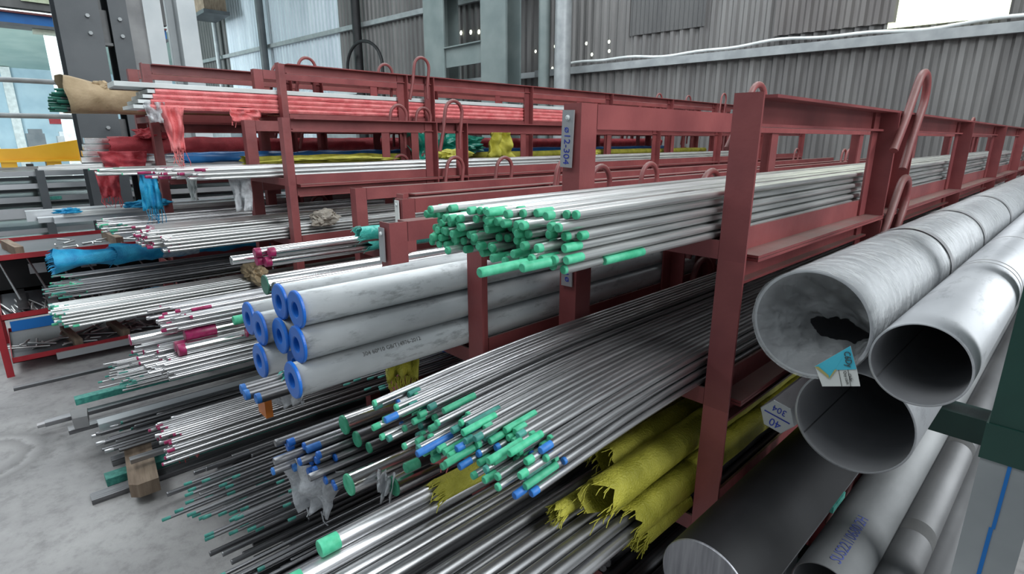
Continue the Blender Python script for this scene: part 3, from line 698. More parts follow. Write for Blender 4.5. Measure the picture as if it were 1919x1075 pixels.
# flat bars and box sections on the left stacks
FB = [(-3.82, -3.74, .14, .93, .955, 'leftmost wide pale flat bar on the low left rack', True), (-3.73, -3.66, .20, .93, .96, 'wide pale box section beside the leftmost flat bar', True), (-3.90, -3.84, .10, .93, .985, 'pale green ended box section at far left', True),
      (-3.72, -3.62, .24, .962, .985, 'bright flat bar on top of the low left rack', False), (-3.82, -3.74, .30, .957, .99, 'upper box section of the low left rack', True)]
for x0, x1, y, z0, z1, lab, hol in FB: flat('box_section' if hol else 'flat_bar', x0, x1, y, 6, z0, z1, SHEETM if hol else STEEL_W, lab, 'steel section', None, hol)
for i in range(9):
    flat('flat_bar', -3.90 + i * .032, -3.875 + i * .032, .30 + .05 * random.random() - .02 * i, 6.2, 1.2015, 1.2105 + .012 * (i % 2), STEEL_W if i % 3 else WHITEP, 'pale flat bar at left below the brown paper roll', 'flat bar', 'pale flat bars below the brown roll')
# polished box sections left of the red sleeve
for i in range(4):
    flat('box_section', -3.90, -3.84, .38 + .01 * i, 5.8, 1.215 + .034 * i + .012, 1.245 + .034 * i + .012, CHROME, 'polished box section at left, %s of four stacked' % ['lowest', 'second lowest', 'second highest', 'highest'][i], 'box section')

# ------------------------------------------------------------------ wraps, sleeves, sheets


def sleeve(name, x, z, y0, y1, r, m, label, cat='sleeve', fray=0, seed=0, squash=1, tilt=0, endr=None, n=16, wob=.12, group=None, film=None, step=.05, hollow=True):
    """wrinkled sleeve of cloth or film round bars, running along Y, with a torn fringe at the near end"""
    t = thing(name, label, cat, (x, y0, z - r * squash), 0, group); mb = MB(); L = y1 - y0; ys = []; y = 0
    while y < min(L, 1.6): ys.append(y); y += step * (.6 + random.random() * .6)
    while y < L: ys.append(y); y += .3
    ys.append(L); vs = []
    for yy in ys:
        for k in range(n):
            a = 2 * PI * k / n; q = r * (1 + wob * noise.noise(Vector((math.cos(a) * 1.6 + seed, yy * 9, math.sin(a) * 1.6))) + wob * .5 * noise.noise(Vector((math.cos(a) * 4 + seed, yy * 30, math.sin(a) * 4))))
            if endr and yy < .12: q *= 1 + (endr - 1) * (1 - yy / .12)
            ye = yy + (random.uniform(-.015, .015) if yy == 0 else 0)
            vs.append((q * math.cos(a), ye, r * squash + q * math.sin(a) * squash + tilt * yy))
    fs = [(i * n + k, (i + 1) * n + k, (i + 1) * n + (k + 1) % n, i * n + (k + 1) % n) for i in range(len(ys) - 1) for k in range(n)]
    mb.add(vs, fs, 0, True); o = mb.build('wrap', m, t)
    if fray:
        fb = MB()
        for i in range(fray):
            a = random.uniform(0, 2 * PI); q = r * random.uniform(.85, 1.08); l = random.uniform(.008, .026) * (r / .03) ** .5; x0, z0 = q * math.cos(a), r * squash + q * math.sin(a) * squash
            dx, dz = random.uniform(-.6, .6) * l, -random.uniform(0, .9) * l; w_ = .0011
            p = [Vector((x0, .012, z0)), Vector((x0 + dx * .5, -l * .4, z0 + dz * .3)), Vector((x0 + dx, -l * .9, z0 + dz))]
            fb.tube(p, [w_, w_, w_ * .6], 4)
        fb.build('frayed_edge', m, t)['kind'] = 'stuff'
    return t


def hang(name, x, y, z, w_, h, m, label, seed=0, cat='plastic sheet', axis=0, strips=0, d=.03, taper=.6):
    """crumpled sheet hanging down from a point, with thickness; optional strands at its foot"""
    t = thing(name, label, cat, (x, y, z - h)); mb = MB(); nu, nv = 12, 10; vs = []
    for j in range(nv + 1):
        v = j / nv; ww = w_ * (1 - (1 - taper) * v)
        for i in range(nu + 1):
            u = i / nu - .5; f = noise.noise(Vector((u * 5 + seed, v * 3, seed))) * d * 1.6 + math.sin(u * 14 + seed) * d * .4
            vs.append((u * ww * math.cos(axis) - f * math.sin(axis), u * ww * math.sin(axis) + f * math.cos(axis), h * (1 - v) + .05 * h * noise.noise(Vector((u * 6, seed, v * 5))) - (abs(u) * .1 * h if j == nv else 0)))
    fs = [(j * (nu + 1) + i, j * (nu + 1) + i + 1, (j + 1) * (nu + 1) + i + 1, (j + 1) * (nu + 1) + i) for j in range(nv) for i in range(nu)]
    solid(mb.add(vs, fs, 0, True).build('sheet', m, t), .0012)
    if strips:
        fb = MB()
        for i in range(strips):
            u = random.uniform(-.5, .5) * w_ * taper; l = random.uniform(.3, .9) * h * .6
            p0 = Vector((u * math.cos(axis), u * math.sin(axis), .02 * h)); fb.tube([p0, p0 + Vector((random.uniform(-.2, .2) * l, random.uniform(-.2, .2) * l, -l * .6)), p0 + Vector((random.uniform(-.4, .4) * l, random.uniform(-.3, .3) * l, -l))], .0016, 4)
        fb.build('strands', m, t)['kind'] = 'stuff'
    return t


def crumple(name, x, y, z, sx, sy, sz, m, label, seed=0, cat='plastic sheet', amp=.55):
    bm = bmesh.new(); bmesh.ops.create_icosphere(bm, subdivisions=4, radius=1)
    for v in bm.verts:
        q = 1 + amp * noise.noise(v.co * 1.7 + Vector((seed, 0, 0))) + amp * .6 * noise.noise(v.co * 4.2 + Vector((0, seed, 0))) + amp * .3 * abs(noise.noise(v.co * 9 + Vector((0, 0, seed))))
        v.co = Vector((v.co.x * q * sx, v.co.y * q * sy, max(v.co.z * q * sz, -sz * .8) + sz * .8))
    me = bpy.data.meshes.new(name); bm.to_mesh(me); bm.free(); me.materials.append(m)
    return tag(link(name, me, None, (x, y, z)), label, cat)


# nearest lower rack: bars in yellow woven sleeves
for i, (x, z, y, r, fr, lab) in enumerate((
        
        (-.585, .762, .78, .024, 30, 'yellow woven sleeve with frayed end, left of those by the near post'),
        (-.53, .768, .74, .027, 20, 'yellow woven sleeve, second from left of those by the near post'),
        (-.472, .772, .64, .032, 26, 'yellow sleeve with wide open mouth left of the near post'),
        (-.445, .822, 1.0, .026, 0, 'upper yellow sleeve seen right of the near post'),
        (-.455, .700, .70, .030, 30, 'lowest yellow sleeve seen beside the near post foot'),
        (-.63, .80, 1.15, .026, 0, 'yellow sleeve lying behind the others under thin rods'))):
    sleeve('yellow_sleeve', x, z, y, 6.2, r, YEL, lab, fray=fr, seed=i * 3.1, endr=1.15 if i == 3 else None)
sleeve('yellow_sleeve', -.525, .738, .60, .95, .014, YEL, 'short torn yellow sleeve round a bar with clear film in it', fray=40, seed=31)
sleeve('yellow_sleeve', -.438, .668, .72, .88, .018, YEL, 'short torn yellow scrap low by the foot of the near post', fray=50, seed=33)
sleeve('yellow_sleeve', -.70, .748, .47, .66, .020, YEL, 'short frayed yellow sleeve lying left in the near lower rack', fray=40, seed=41, wob=.3)
sleeve('brown_paper_wrap', -.735, .775, .56, .72, .024, PAPER, 'small brown paper wrap beside the yellow sleeve at lower middle', seed=9, wob=.3)
hang('pink_net_scrap', -.80, .56, .80, .05, .07, PINK, 'scrap of pink netting below green and blue rod ends', 3, strips=6)

# blue-capped grey pipes
PX = [(-.885, .315, .951, 'lowest right'), (-.886, .33, 1.012, 'middle right'), (-.888, .335, 1.073, 'upper right'), (-.947, .345, .951, 'lowest in second row'), (-.949, .325, 1.012, 'middle of second row'), (-.952, .332, 1.073, 'top of second row'),
      (-1.012, .305, .951, 'lowest of third row'), (-1.014, .312, 1.012, 'middle of third row'), (-1.09, .318, 1.012, 'leftmost')]


def cap_mesh():
    mb = MB(); n = 48; r0, r1, r2 = .013, .0330, .0303
    mb.rings([(.0, r0), (-.0015, r0 + .002), (-.0015, r1 - .002), (0, r1), (.0038, r1), (.0038, .018)], n, cap0=False, cap1=False)
    mb.rings([(0, r0), (.018, r0 - .002), (.018, .001)], n, cap0=False, cap1=False); mb.sm = [False] * len(mb.sm); return mb.mesh('end_cap', BLUECAP)


def pipe_mesh(r, wall, L, m, mi, n=40):
    mb = MB(); mb.rings([(0, r - wall), (0, r), (L, r), (L, r - wall)], n, mis=[0, 0, 0], cap0=False, cap1=False); mb.rings([(0, r - wall), (L, r - wall)], n, mi=1, cap0=False, cap1=False)
    mb.v = mb.v; return mb.mesh('pipe_body', [m, mi])


capm = cap_mesh(); pm_ = pipe_mesh(.0300, .006, 5.8, PIPE, PIPE_IN, 32)
for x, y, z, w_ in PX:
    t = thing('steel_pipe', 'grey steel pipe with blue plastic end cap, %s of the pipe stack' % w_, 'pipe', (x, y, z))
    link('pipe_body', pm_, t, (0, .004, 0)); link('end_cap', capm, t, (0, 0, 0))
    if w_ == 'lowest right':
        text('stencil_lettering', '304 60*10 GB/T14976-2012', .011, BLACKI, t, Matrix.Translation((0, .185, 0)) @ Matrix.Rotation(R(50), 4, 'Y') @ basis((0, 1, 0), (-1, 0, 0), (0, 0, 0)), wrap=.0301, ext=.0001)

# ================================================================== pipe cradle at right
t = thing('pipe_cradle', 'dark green and grey steel stand carrying the large pipes at right', 'rack', (-.01, .80, 0))
MB().box((-.024, 0, .0), (.03, .05, 1.02)).build('post', ZINC, t); MB().box((-.024, 0, 1.02), (.03, .05, 1.9)).build('post', DGREEN, t)
dr = MB(); dr.box((.0, -.0012, .5), (.0035, -.0002, .72)).box((-.001, -.0012, .72), (.003, -.0002, .9)).box((.001, -.0012, .9), (.0045, -.0002, 1.0)); dr.build('paint_run', BSTEEL, t)
MB().box((-.026, -.002, .985), (.032, .052, 1.03)).build('overspray_band', DGREEN, t)
for yy in (.42, 3.2):
    MB().box((-.315, yy, .815), (-.026 if yy < 1 else .03, yy + .06, .863)).build('arm', DGREEN, t)
    MB().box((-.315, yy, .575), (-.262, yy + .06, .815)).build('post', DGREEN, t)
    MB().box((-.335, yy - .01, .56), (-.25, yy + .07, .575)).build('foot_plate', TEAL, t)
    MB().box((-.315, yy, .355), (.03, yy + .06, .403)).build('arm', DGREEN, t)
    MB().box((-.026, yy, 0), (.03, yy + .06, 1.9)).build('post', DGREEN, t)
MB().box((-.024, .05, 1.55), (.03, 3.2, 1.6)).build('rail', DGREEN, t); MB().box((.005, .05, .25), (.03, 3.2, .30)).build('rail', DGREEN, t)



def bigpipe(x, y, z, r, wall, L, label, m=PIPE2, mi=PIPE_IN):
    t = thing('steel_pipe', label, 'pipe', (x, y, z)); link('pipe_body', pipe_mesh(r, wall, L, m, mi, 72), t); return t


tw = bigpipe(-.246, .82, 1.094, .079, .004, 5.4, 'large pipe wrapped in clear film, end with torn film and paper tag')
# film skin
mb = MB(); n = 72; ys = [-.004 + i * .03 for i in range(60)] + [1.8 + i * .25 for i in range(15)]; vs = []
for yy in ys:
    for k in range(n):
        a = 2 * PI * k / n; q = .0805 + .0018 * noise.noise(Vector((math.cos(a) * 3, yy * 8 + a, math.sin(a) * 3))) + .0008 * noise.noise(Vector((math.cos(a) * 9, yy * 40, math.sin(a) * 9)))
        vs.append((q * math.cos(a), yy, q * math.sin(a)))
mb.add(vs, [(i * n + k, (i + 1) * n + k, (i + 1) * n + (k + 1) % n, i * n + (k + 1) % n) for i in range(len(ys) - 1) for k in range(n)], 0, True)
mb.build('film_wrap', film_mat('cloudy_wrap', .42, (.72, .74, .75)), tw)
# torn film over the mouth
mb = MB(); n = 72; rows_ = 14; vs = []; hx, hz, hr = .022, -.014, .03
for j in range(rows_ + 1):
    v = j / rows_
    for k in range(n):
        a = 2 * PI * k / n; ro = .080; ri = hr * (1 + .35 * noise.noise(Vector((math.cos(a) * 1.7, math.sin(a) * 1.7, 4))) + .15 * noise.noise(Vector((math.cos(a) * 6, math.sin(a) * 6, 1))))
        xo, zo = ro * math.cos(a), ro * math.sin(a); xi, zi = hx + ri * 1.25 * math.cos(a), hz + ri * .62 * math.sin(a)
        xx, zz = xo + (xi - xo) * v, zo + (zi - zo) * v
        vs.append((xx, -.004 + .055 * v ** 1.2 + .010 * v * noise.noise(Vector((xx * 60, zz * 60, 2))), zz))
mb.add(vs, [(j * n + k, j * n + (k + 1) % n, (j + 1) * n + (k + 1) % n, (j + 1) * n + k) for j in range(rows_) for k in range(n)], 0, True)
mb.build('torn_film', FILM, tw)
for yy in (.52, .95, 1.5):
    mb = MB(); mb.rings([(yy, .0825), (yy + .012, .0828), (yy + .024, .0825)], 60, cap0=False, cap1=False); mb.build('strap', mat('grey_tape', (.25, .25, .26), (.33, .33, .34), .4), [c for c in tw.children if c.name.startswith('film_wrap')][0])
# paper tag taped on the rim
tg = thing('paper_tag', 'paper tag with cyan top taped to rim of film-wrapped pipe', 'tag', (-.2146, .811, 1.010))
MB().add([(-.0135, 0, .027), (.026, 0, .0694), (.0381, 0, .0388), (.0455, 0, .0160), (.0, 0, .0)], [(0, 4, 3, 2, 1)]).build('card', CARD, tg); cdo = [c for c in bpy.data.objects if c.name == 'card'][0]
MB().add([(-.0132, -.001, .0268), (.0258, -.001, .0692), (.0379, -.001, .0388), (.0131, -.001, .0297), (.0069, -.0014, .0156)], [(0, 4, 3, 2, 1)]).build('cyan_panel', CARDB, cdo)
MB().add([(-.0133, -.0018, .0266), (-.0085, -.0018, .0285), (.0065, -.0018, .0195), (.0069, -.0018, .0150)], [(0, 3, 2, 1)]).add([(.0069, -.0018, .0150), (.0090, -.0018, .0168), (.0150, -.0018, .0320), (.0122, -.0018, .0300)], [(0, 1, 2, 3)]).build('gold_border', GOLD, cdo)
text('handwriting', 'C6Dy', .0115, BLACKI, cdo, basis((.30, 0, -1), (1, 0, .30), (.026, -.002, .050)), sx=.8)
text('small_print', 'Ch\u1ea5t:\nQuy c\u00e1ch', .0050, BLACKI, cdo, basis((.36, 0, -1), (1, 0, .36), (.030, -.0015, .024)))
MB().add([(.0165, -.001, .0312), (.0172, -.001, .0315), (.0245, -.001, .0085), (.0238, -.001, .0082)], [(0, 1, 2, 3)]).add([(.0275, -.001, .0352), (.0282, -.001, .0355), (.0350, -.001, .0125), (.0343, -.001, .0122)], [(0, 1, 2, 3)]).build('ruled_line', BLACKI, cdo)

t3 = bigpipe(-.110, .800, 1.079, .054, .0025, 5.3, 'bare seamed pipe at right beside the film-wrapped pipe')
for yy in (.5, .53, .9): mb = MB(); mb.rings([(yy, .0542), (yy + .008, .0542)], 60, cap0=False, cap1=False); mb.build('stain_ring', mat('dark_stain', (.2, .2, .205), (.27, .27, .28), .5), t3)
t2 = bigpipe(-.184, .87, .944, .080, .003, 5.3, 'bare large pipe lying below and between the upper two')
for t_, r_ in ((t3, .0512), (t2, .0766)):
    a0 = R(215); mb = MB(); mb.prism([(r_ * math.cos(a0), r_ * math.sin(a0)), (r_ * math.cos(a0 + .03), r_ * math.sin(a0 + .03)), ((r_ - .001) * math.cos(a0 + .015), (r_ - .001) * math.sin(a0 + .015))], 'y', .003, 5.2); mb.build('weld_seam', PIPE_D, t_)
ta = bigpipe(-.227, 1.08, .465, .060, .003, 5.3, 'large grey pipe with blue handwriting, end at bottom of the picture', mat('shaded_pipe_steel', (.17, .175, .18), (.30, .305, .31), .55, .3, 5, .03, 60, stretch=(1, .35, 1)))  # shade on this low pipe is put into a darker steel colour
text('handwriting', 'SUS221/0680/2H', .030, BLUEI2, ta, Matrix.Translation((0, .125, 0)) @ Matrix.Rotation(R(8), 4, 'Y') @ basis((0, 1, 0), (-1, 0, 0), (0, 0, 0)), wrap=.0602, ext=.0001, sx=.95)
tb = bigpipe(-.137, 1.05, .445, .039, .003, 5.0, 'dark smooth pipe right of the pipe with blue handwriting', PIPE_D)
for yy in (.35, .9): mb = MB(); mb.rings([(yy, .0393), (yy + .05, .0393)], 60, cap0=False, cap1=False); mb.build('stain_ring', mat('darker_stain', (.07, .07, .07), (.10, .10, .10), .5), tb)
for i, (x, z, r) in enumerate(((-.30, .08, .075), (-.13, .08, .075), (-.215, .205, .07))):  # added pipes, cover the lit floor so the gap reads dark
    t_ = bigpipe(x, 1.1 + .1 * i, z, r, .004, 4.5, 'dark pipe added to darken the gap under the green stand, %s' % ['left', 'right', 'upper'][i], PIPE_D)
for i, y in enumerate((.80, 1.08)):
    tag(MB().box((-.352, y, 0), (-.298, y + .07, .647)).build('support_block', COLG), 'dark upright block carrying the very thick dark bar, %s' % ['front', 'back'][i], 'block')
# hexagonal bar
hx_ = rod('hexagonal_bar', -.300, .905, .893, rod_mesh(.060, 5.2, .002, SHEETM, PIPE2, 6, True), 'hexagonal grey bar with handwritten size on its end', 'hexagonal bar', None)
hx_.rotation_euler = (0, R(12), 0)
text('handwriting', '40', .020, BLUEI, hx_, basis((-1, 0, 0), (0, 0, -1), (.001, -.0006, -.013)), ext=.0001)
text('handwriting', '304', .016, BLUEI, hx_, basis((-1, 0, 0), (0, 0, -1), (0, -.0006, .013)), ext=.0001)
MB().box((-.022, -.0008, -.001), (.022, -.0003, .001)).build('ink_line', BLUEI, hx_)
# dark bars beside the cradle
for i, (x, z, r) in enumerate(((-.345, .825, .016), (-.335, .858, .014))):
    tag(link('black_sleeve', cached(('blk', r), lambda: MB().rings([(0, r * .9), (.004, r), (5, r)], 16, cap1=True).mesh('black_sleeve', BLACK)), None, (x, 1.02 + .05 * i, z)), 'black plastic covered bar between red rack and green stand, %s of two' % ['lower', 'upper'][i], 'bar')
bundle(-.365, -.26, .545, 4, .011, .97, .04, [STEEL_D], STEEL_D, 'thin dark rod low between red rack and green stand', 'thin dark rods by the green stand', name='dark_rod', L=5, n=8, pmax=.01, drop=.3, pitch=.0135)
rod('round_bar', -.288, .66, .714, rod_mesh(.136, .545, .003, mat('sawn_bar_end', (.22, .22, .24), (.34, .34, .36), .4, .6, 9, .05, stretch=(14, 1, 1)), BLACK, 64), 'very thick dark round bar with sawn grey end at bottom centre', 'round bar', None)

# ================================================================== far left rack contents
# brown paper roll
t = thing('paper_wrapped_bundle', 'long bundle of rods wrapped in brown paper, green ends showing, at far left', 'bundle', (-3.76, .355, 1.552), 0)
mb = MB(); n = 20; vs = []; ys = [.0, .03, .07, .12, .18, .25, .34, .45, .55, .65, .8, 1.0, 1.3, 1.7, 2.2, 3, 4, 5.5]
for yy in ys:
    for k in range(n):
        a = 2 * PI * k / n; base = .100 - .012 * min(1, yy / 1.5) + (.022 * (1 - yy / .12) if yy < .12 else 0) - (.02 * math.exp(-((yy - .18) / .05) ** 2))
        q = base * (1 + .16 * noise.noise(Vector((math.cos(a) * 2, yy * 6, math.sin(a) * 2))) + .08 * noise.noise(Vector((math.cos(a) * 6, yy * 16, math.sin(a) * 6))))
        if q * math.sin(a) < -.066: q = .066 / -math.sin(a)
        vs.append((q * math.cos(a), yy + (.07 if math.sin(a) > .3 and yy == 0 else 0) * 0 + (.05 * noise.noise(Vector((math.cos(a), math.sin(a), 3))) if yy == 0 else 0), q * math.sin(a)))
solid(mb.add(vs, [(i * n + k, (i + 1) * n + k, (i + 1) * n + (k + 1) % n, i * n + (k + 1) % n) for i in range(len(ys) - 1) for k in range(n)], 0, True).build('paper_wrap', PAPER, t), .002)
crm = crumple('paper_fold', .02, .15, .05, .03, .05, .025, PAPER, None, 5, None); crm.parent = t
EM = mat('dark_green_paint_ends', (.005, .09, .06), (.01, .16, .11), .5)
for k in range(38):
    a = random.random() * 2 * PI; q = .066 * math.sqrt(random.random())
    link('rod', rod_mesh(.011, 5.5, .05, EM, STEEL_D, 8), t, (q * math.cos(a), -.045 + random.uniform(-.03, .03), q * math.sin(a) - .005))
# pink wrapped flats
for i in range(4):
    z = 1.488 + i * .0235; y0 = .60 + .012 * i
    sl = thing('pink_wrapped_bar', 'flat bar in torn pink plastic on the high rack, %s of four' % ['lowest', 'second lowest', 'second highest', 'highest'][i], 'flat bar', (-3.26, 0, z))
    mb = MB(); vs = []; ys = [y0 + .06 * j for j in range(30)] + [y0 + 2 + j for j in range(4)]
    for yy in ys:
        for (u, v) in ((-.14, 0), (.14, 0), (.146, .011), (.14, .022), (-.14, .022)):
            vs.append((u + .003 * noise.noise(Vector((yy * 12, i, u * 9))), yy, v + .002 * noise.noise(Vector((yy * 20, v * 90, i)))))
    m5 = len(ys); mb.add(vs, [(a * 5 + k, (a + 1) * 5 + k, (a + 1) * 5 + (k + 1) % 5, a * 5 + (k + 1) % 5) for a in range(m5 - 1) for k in range(5)], 0, False).add(vs[:5], [(0, 1, 2, 3, 4)]); mb.build('wrap', PINK, sl)
    MB().box((-.135, y0 - .06 + .01 * i, .003), (.135, y0 + .02, .019)).build('bar_end', WHITEP, sl)
flat('flat_bar', -3.30, -3.12, .48, 6.2, 1.584, 1.606, WHITEP, 'long white flat bar lying on top of the pink-wrapped bars')
flat('flat_bar', -3.40, -3.32, .50, 1.2, 1.584, 1.604, STEEL_D, 'grey flat bar behind the long white one')
for i, (y, z, lab) in enumerate(((.69, 1.50, 'torn pink plastic hanging off the wrapped bars'), (1.02, 1.50, 'smaller torn pink fringe right of the hanging one'))):
    hang('torn_pink_plastic', -3.10, y, z, .10 if i == 0 else .16, .20 if i == 0 else .06, PINK, lab, i * 4 + 2, axis=R(85), strips=14, taper=.55 if i == 0 else .9)
hang('clear_film_scrap', -3.11, .62, 1.52, .09, .09, FILM2, 'scrap of clear film at the end of the pink-wrapped bars', 8, axis=R(80))
# red sleeve roll
sleeve('red_sleeve', -3.70, 1.318, .50, 5.9, .052, CRIM, 'crimson woven sleeve round a long bundle below the brown roll', seed=4, wob=.22, squash=.85)
crumple('red_sleeve_knot', -3.66, .70, 1.355, .05, .08, .03, CRIM, 'bunched knot of crimson plastic on the red sleeve', 7)
hang('torn_red_plastic', -3.60, .54, 1.29, .22, .09, CRIM, 'crimson plastic flap over the box sections at left', 3, axis=R(88), strips=0, taper=.8)
hang('torn_red_plastic', -3.42, .43, 1.20, .10, .13, CRIM, 'crimson frayed plastic hanging below pale rods at left', 9, axis=R(85), strips=16, taper=.8)
sleeve('blue_sleeve', -3.40, 1.255, .78, 5.6, .028, mat('deep_blue_plastic', (.01, .10, .30), (.02, .16, .42), .4), 'deep blue plastic sleeve below the crimson one', seed=14, wob=.4)
sleeve('yellow_sleeve', -3.16, 1.240, 1.0, 6.0, .024, YEL, 'long yellow sleeve behind the thin rods in middle distance', seed=11, wob=.3)
hang('blue_plastic_strip', -3.13, .55, 1.197, .07, .17, CYAN, 'blue frayed plastic strip hanging by the left posts', 12, axis=R(70), strips=14, taper=1.2)
hang('white_rag', -2.81, .66, 1.197, .045, .11, WHITEP, 'white rag hanging right of the blue frayed strip', 5, axis=R(60))
hang('clear_film_scrap', -2.60, .80, 1.197, .09, .15, FILM2, 'clear film scrap hanging below the middle distance rods', 15, axis=R(60), taper=.8)
hang('green_plastic_sheet', -3.02, 2.10, 1.44, .34, .22, EMER, 'dark green plastic bag draped inside the middle distance racks', 2, axis=R(75), d=.06)
crumple('green_plastic_bag', -3.12, 2.35, 1.25, .10, .26, .07, EMER, 'dark green plastic bag bunched behind the draped one', 3)
hang('yellow_plastic_sheet', -2.82, 2.55, 1.40, .16, .16, YEL, 'yellow plastic sheet standing up right of the lifting loops', 6, axis=R(75), d=.05, taper=1.4)
crumple('yellow_plastic_scrap', -2.75, 2.1, 1.235, .05, .12, .03, YEL, 'yellow plastic scrap lying left of the standing yellow sheet', 8)
crumple('yellow_plastic_scrap', -2.72, 3.3, 1.235, .06, .14, .035, YEL, 'yellow plastic scrap beside the nearest rack post tag', 9)
crumple('yellow_plastic_scrap', -2.80, 1.35, 1.235, .06, .30, .015, YEL, 'flat yellow plastic lying on middle distance rods', 19)
# blue woven sleeve over trolley
sleeve('blue_sleeve', -3.52, .760, .15, 1.4, .040, CYAN, 'bright blue sleeve with frayed mouth above the red trolley', fray=60, seed=5, wob=.45, endr=1.5)
sleeve('blue_sleeve', -3.51, .760, .40, 1.4, .045, CYAN, 'bright blue sleeve with white tape beside the frayed one', fray=40, seed=6, wob=.35, endr=1.3)
sleeve('white_tape_wrap', -3.51, .765, .62, .80, .053, FILM2, 'white tape band round the bright blue sleeve', seed=7, wob=.1)
crumple('blue_plastic_scrap', -3.52, .60, .995, .04, .10, .022, CYAN, 'blue plastic scrap lying on the pale flat bars', 4)
crumple('blue_plastic_scrap', -3.60, .26, .985, .03, .05, .014, CYAN, 'small blue plastic scrap by the dark column foot', 6)
sleeve('blue_sleeve', -3.44, .52, .42, 1.2, .040, CYAN, 'blue frayed sleeve low behind the pale rods', fray=40, seed=15, wob=.4)
sleeve('yellow_sleeve', -3.20, .470, .72, 1.6, .045, YEL, 'yellow sleeve with round mouth low behind the pale rods', seed=16, wob=.15)
sleeve('clear_film_wrap', -3.05, .475, .80, 1.2, .052, FILM2, 'clear film wrapped round bars right of the low yellow sleeve', seed=17, wob=.3)
sleeve('yellow_sleeve', -2.98, .560, .95, 2.0, .030, YEL, 'thin yellow sleeve above the low clear wrap', seed=18, wob=.4)
# brown paper bits
crumple('brown_paper_tie', -2.66, .83, .70, .11, .045, .045, PAPER, 'crumpled brown paper tied round the pale rods', 21)
crumple('brown_paper_tie', -2.45, 1.10, .965, .05, .06, .035, mat('grey_rag_cloth', (.30, .26, .21), (.45, .41, .36), .9, 0, 14), 'grey brown rag on the rods at middle distance', 22)
sleeve('brown_paper_wrap', -2.30, .70, 1.05, 3.4, .07, PAPER, 'brown paper wrapped bundle seen through the low red posts', seed=23, wob=.15)
sleeve('brown_paper_wrap', -2.30, .55, 1.05, 3.4, .06, PAPER, 'lower brown paper bundle seen through the low red posts', seed=25, wob=.15)
# aqua film on bars
sleeve('aqua_film_wrap', -1.925, .995, 1.00, 1.75, .030, AQUA, 'aqua plastic film round bars behind the tagged posts', seed=26, wob=.25, fray=14)
sleeve('aqua_film_wrap', -1.93, .952, 1.03, 1.75, .026, AQUA, 'lower aqua plastic film wrap left of the tagged posts', seed=27, wob=.25, fray=14)
sleeve('aqua_film_wrap', -1.52, .683, .52, 1.1, .021, AQUA, 'aqua plastic wrap round a tube under the blue-capped pipes', seed=28, wob=.25, fray=12)
hang('yellow_plastic_fringe', -1.0, .60, .915, .085, .085, YEL, 'yellow frayed plastic hanging under the blue-capped pipes', 29, axis=R(60), strips=34, taper=.8)
crumple('blue_plastic_scrap', -1.32, .98, .70, .03, .04, .03, BLUECAP, 'blue plastic bit behind the hanging yellow fringe', 30)
hang('white_plastic_bag', -1.06, .395, .668, .17, .12, FILM2, 'torn white plastic bag hanging under the blue-ended rods', 31, axis=R(30), strips=2, taper=.45, d=.02)
hang('clear_film_scrap', -1.50, .52, .668, .12, .07, FILM2, 'clear film hanging under the three blue-ended tubes', 33, axis=R(45), taper=.6)
hang('clear_film_scrap', -.87, .47, .70, .04, .05, FILM2, 'small clear film scrap between two green-ended bars', 34, axis=R(45))
hang('torn_red_plastic', -1.86, .30, .40, .10, .04, CARTRED, 'small torn red plastic under rods near the floor', 35, axis=R(80), strips=5)

# ================================================================== floor level pieces at lower left
FLB = [(-2.46, -2.40, .06, .0, .022, STEEL_D, 'long dull flat bar on the floor nearest the camera'), (-2.56, -2.50, .12, .0, .035, TEAL, 'greenish painted flat bar under the wooden block'),
       (-2.70, -2.655, .16, .0, .03, STEEL_D, 'dull bar behind the wooden block on the floor'), (-2.85, -2.79, .15, .12, .15, SHEETM, 'pale box section pointing at the wooden block'),
       (-2.93, -2.88, .05, .10, .12, STEEL_D, 'dull flat bar on low rack at left, longest of its row'), (-3.02, -2.98, -.02, .125, .145, STEEL_D, 'thin dull section near the floor at left'),
       (-3.10, -3.05, .10, .16, .19, TEAL, 'green marked flat bar low at left'), (-3.25, -3.22, -.05, .03, .045, STEEL, 'bright thin bar reaching far out over the floor'),
       (-2.42, -2.39, .20, .12, .14, STEEL, 'bright section end right of the grey block'), (-3.36, -3.33, -.10, .20, .215, STEEL_D, 'dull thin bar far out at left over the floor')]
for x0, x1, y0, z0, z1, m, lab in FLB: flat('flat_bar', x0, x1, y0, 5.8, z0 + (.0 if z0 > .01 else .001), z1, m, lab)
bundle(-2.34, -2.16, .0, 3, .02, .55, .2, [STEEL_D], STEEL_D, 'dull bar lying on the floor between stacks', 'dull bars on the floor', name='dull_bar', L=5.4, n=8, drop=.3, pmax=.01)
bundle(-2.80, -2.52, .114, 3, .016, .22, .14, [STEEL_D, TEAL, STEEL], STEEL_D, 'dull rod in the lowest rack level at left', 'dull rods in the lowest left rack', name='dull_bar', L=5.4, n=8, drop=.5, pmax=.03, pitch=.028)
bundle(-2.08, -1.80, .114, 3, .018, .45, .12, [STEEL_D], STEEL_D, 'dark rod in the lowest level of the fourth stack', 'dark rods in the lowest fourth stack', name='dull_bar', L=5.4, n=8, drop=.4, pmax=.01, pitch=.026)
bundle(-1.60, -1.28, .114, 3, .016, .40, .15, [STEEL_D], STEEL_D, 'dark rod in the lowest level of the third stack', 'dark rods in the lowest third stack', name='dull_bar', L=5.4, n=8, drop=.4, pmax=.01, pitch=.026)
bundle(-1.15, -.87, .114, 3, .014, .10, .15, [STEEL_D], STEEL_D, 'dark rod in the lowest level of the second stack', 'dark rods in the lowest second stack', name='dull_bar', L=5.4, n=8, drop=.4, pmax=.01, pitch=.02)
wb = MB(); wb.prism([(-.165, -.048), (.15, -.048), (.172, -.02), (.165, .048), (-.15, .048), (-.172, .02)], 'z', 0, .055)
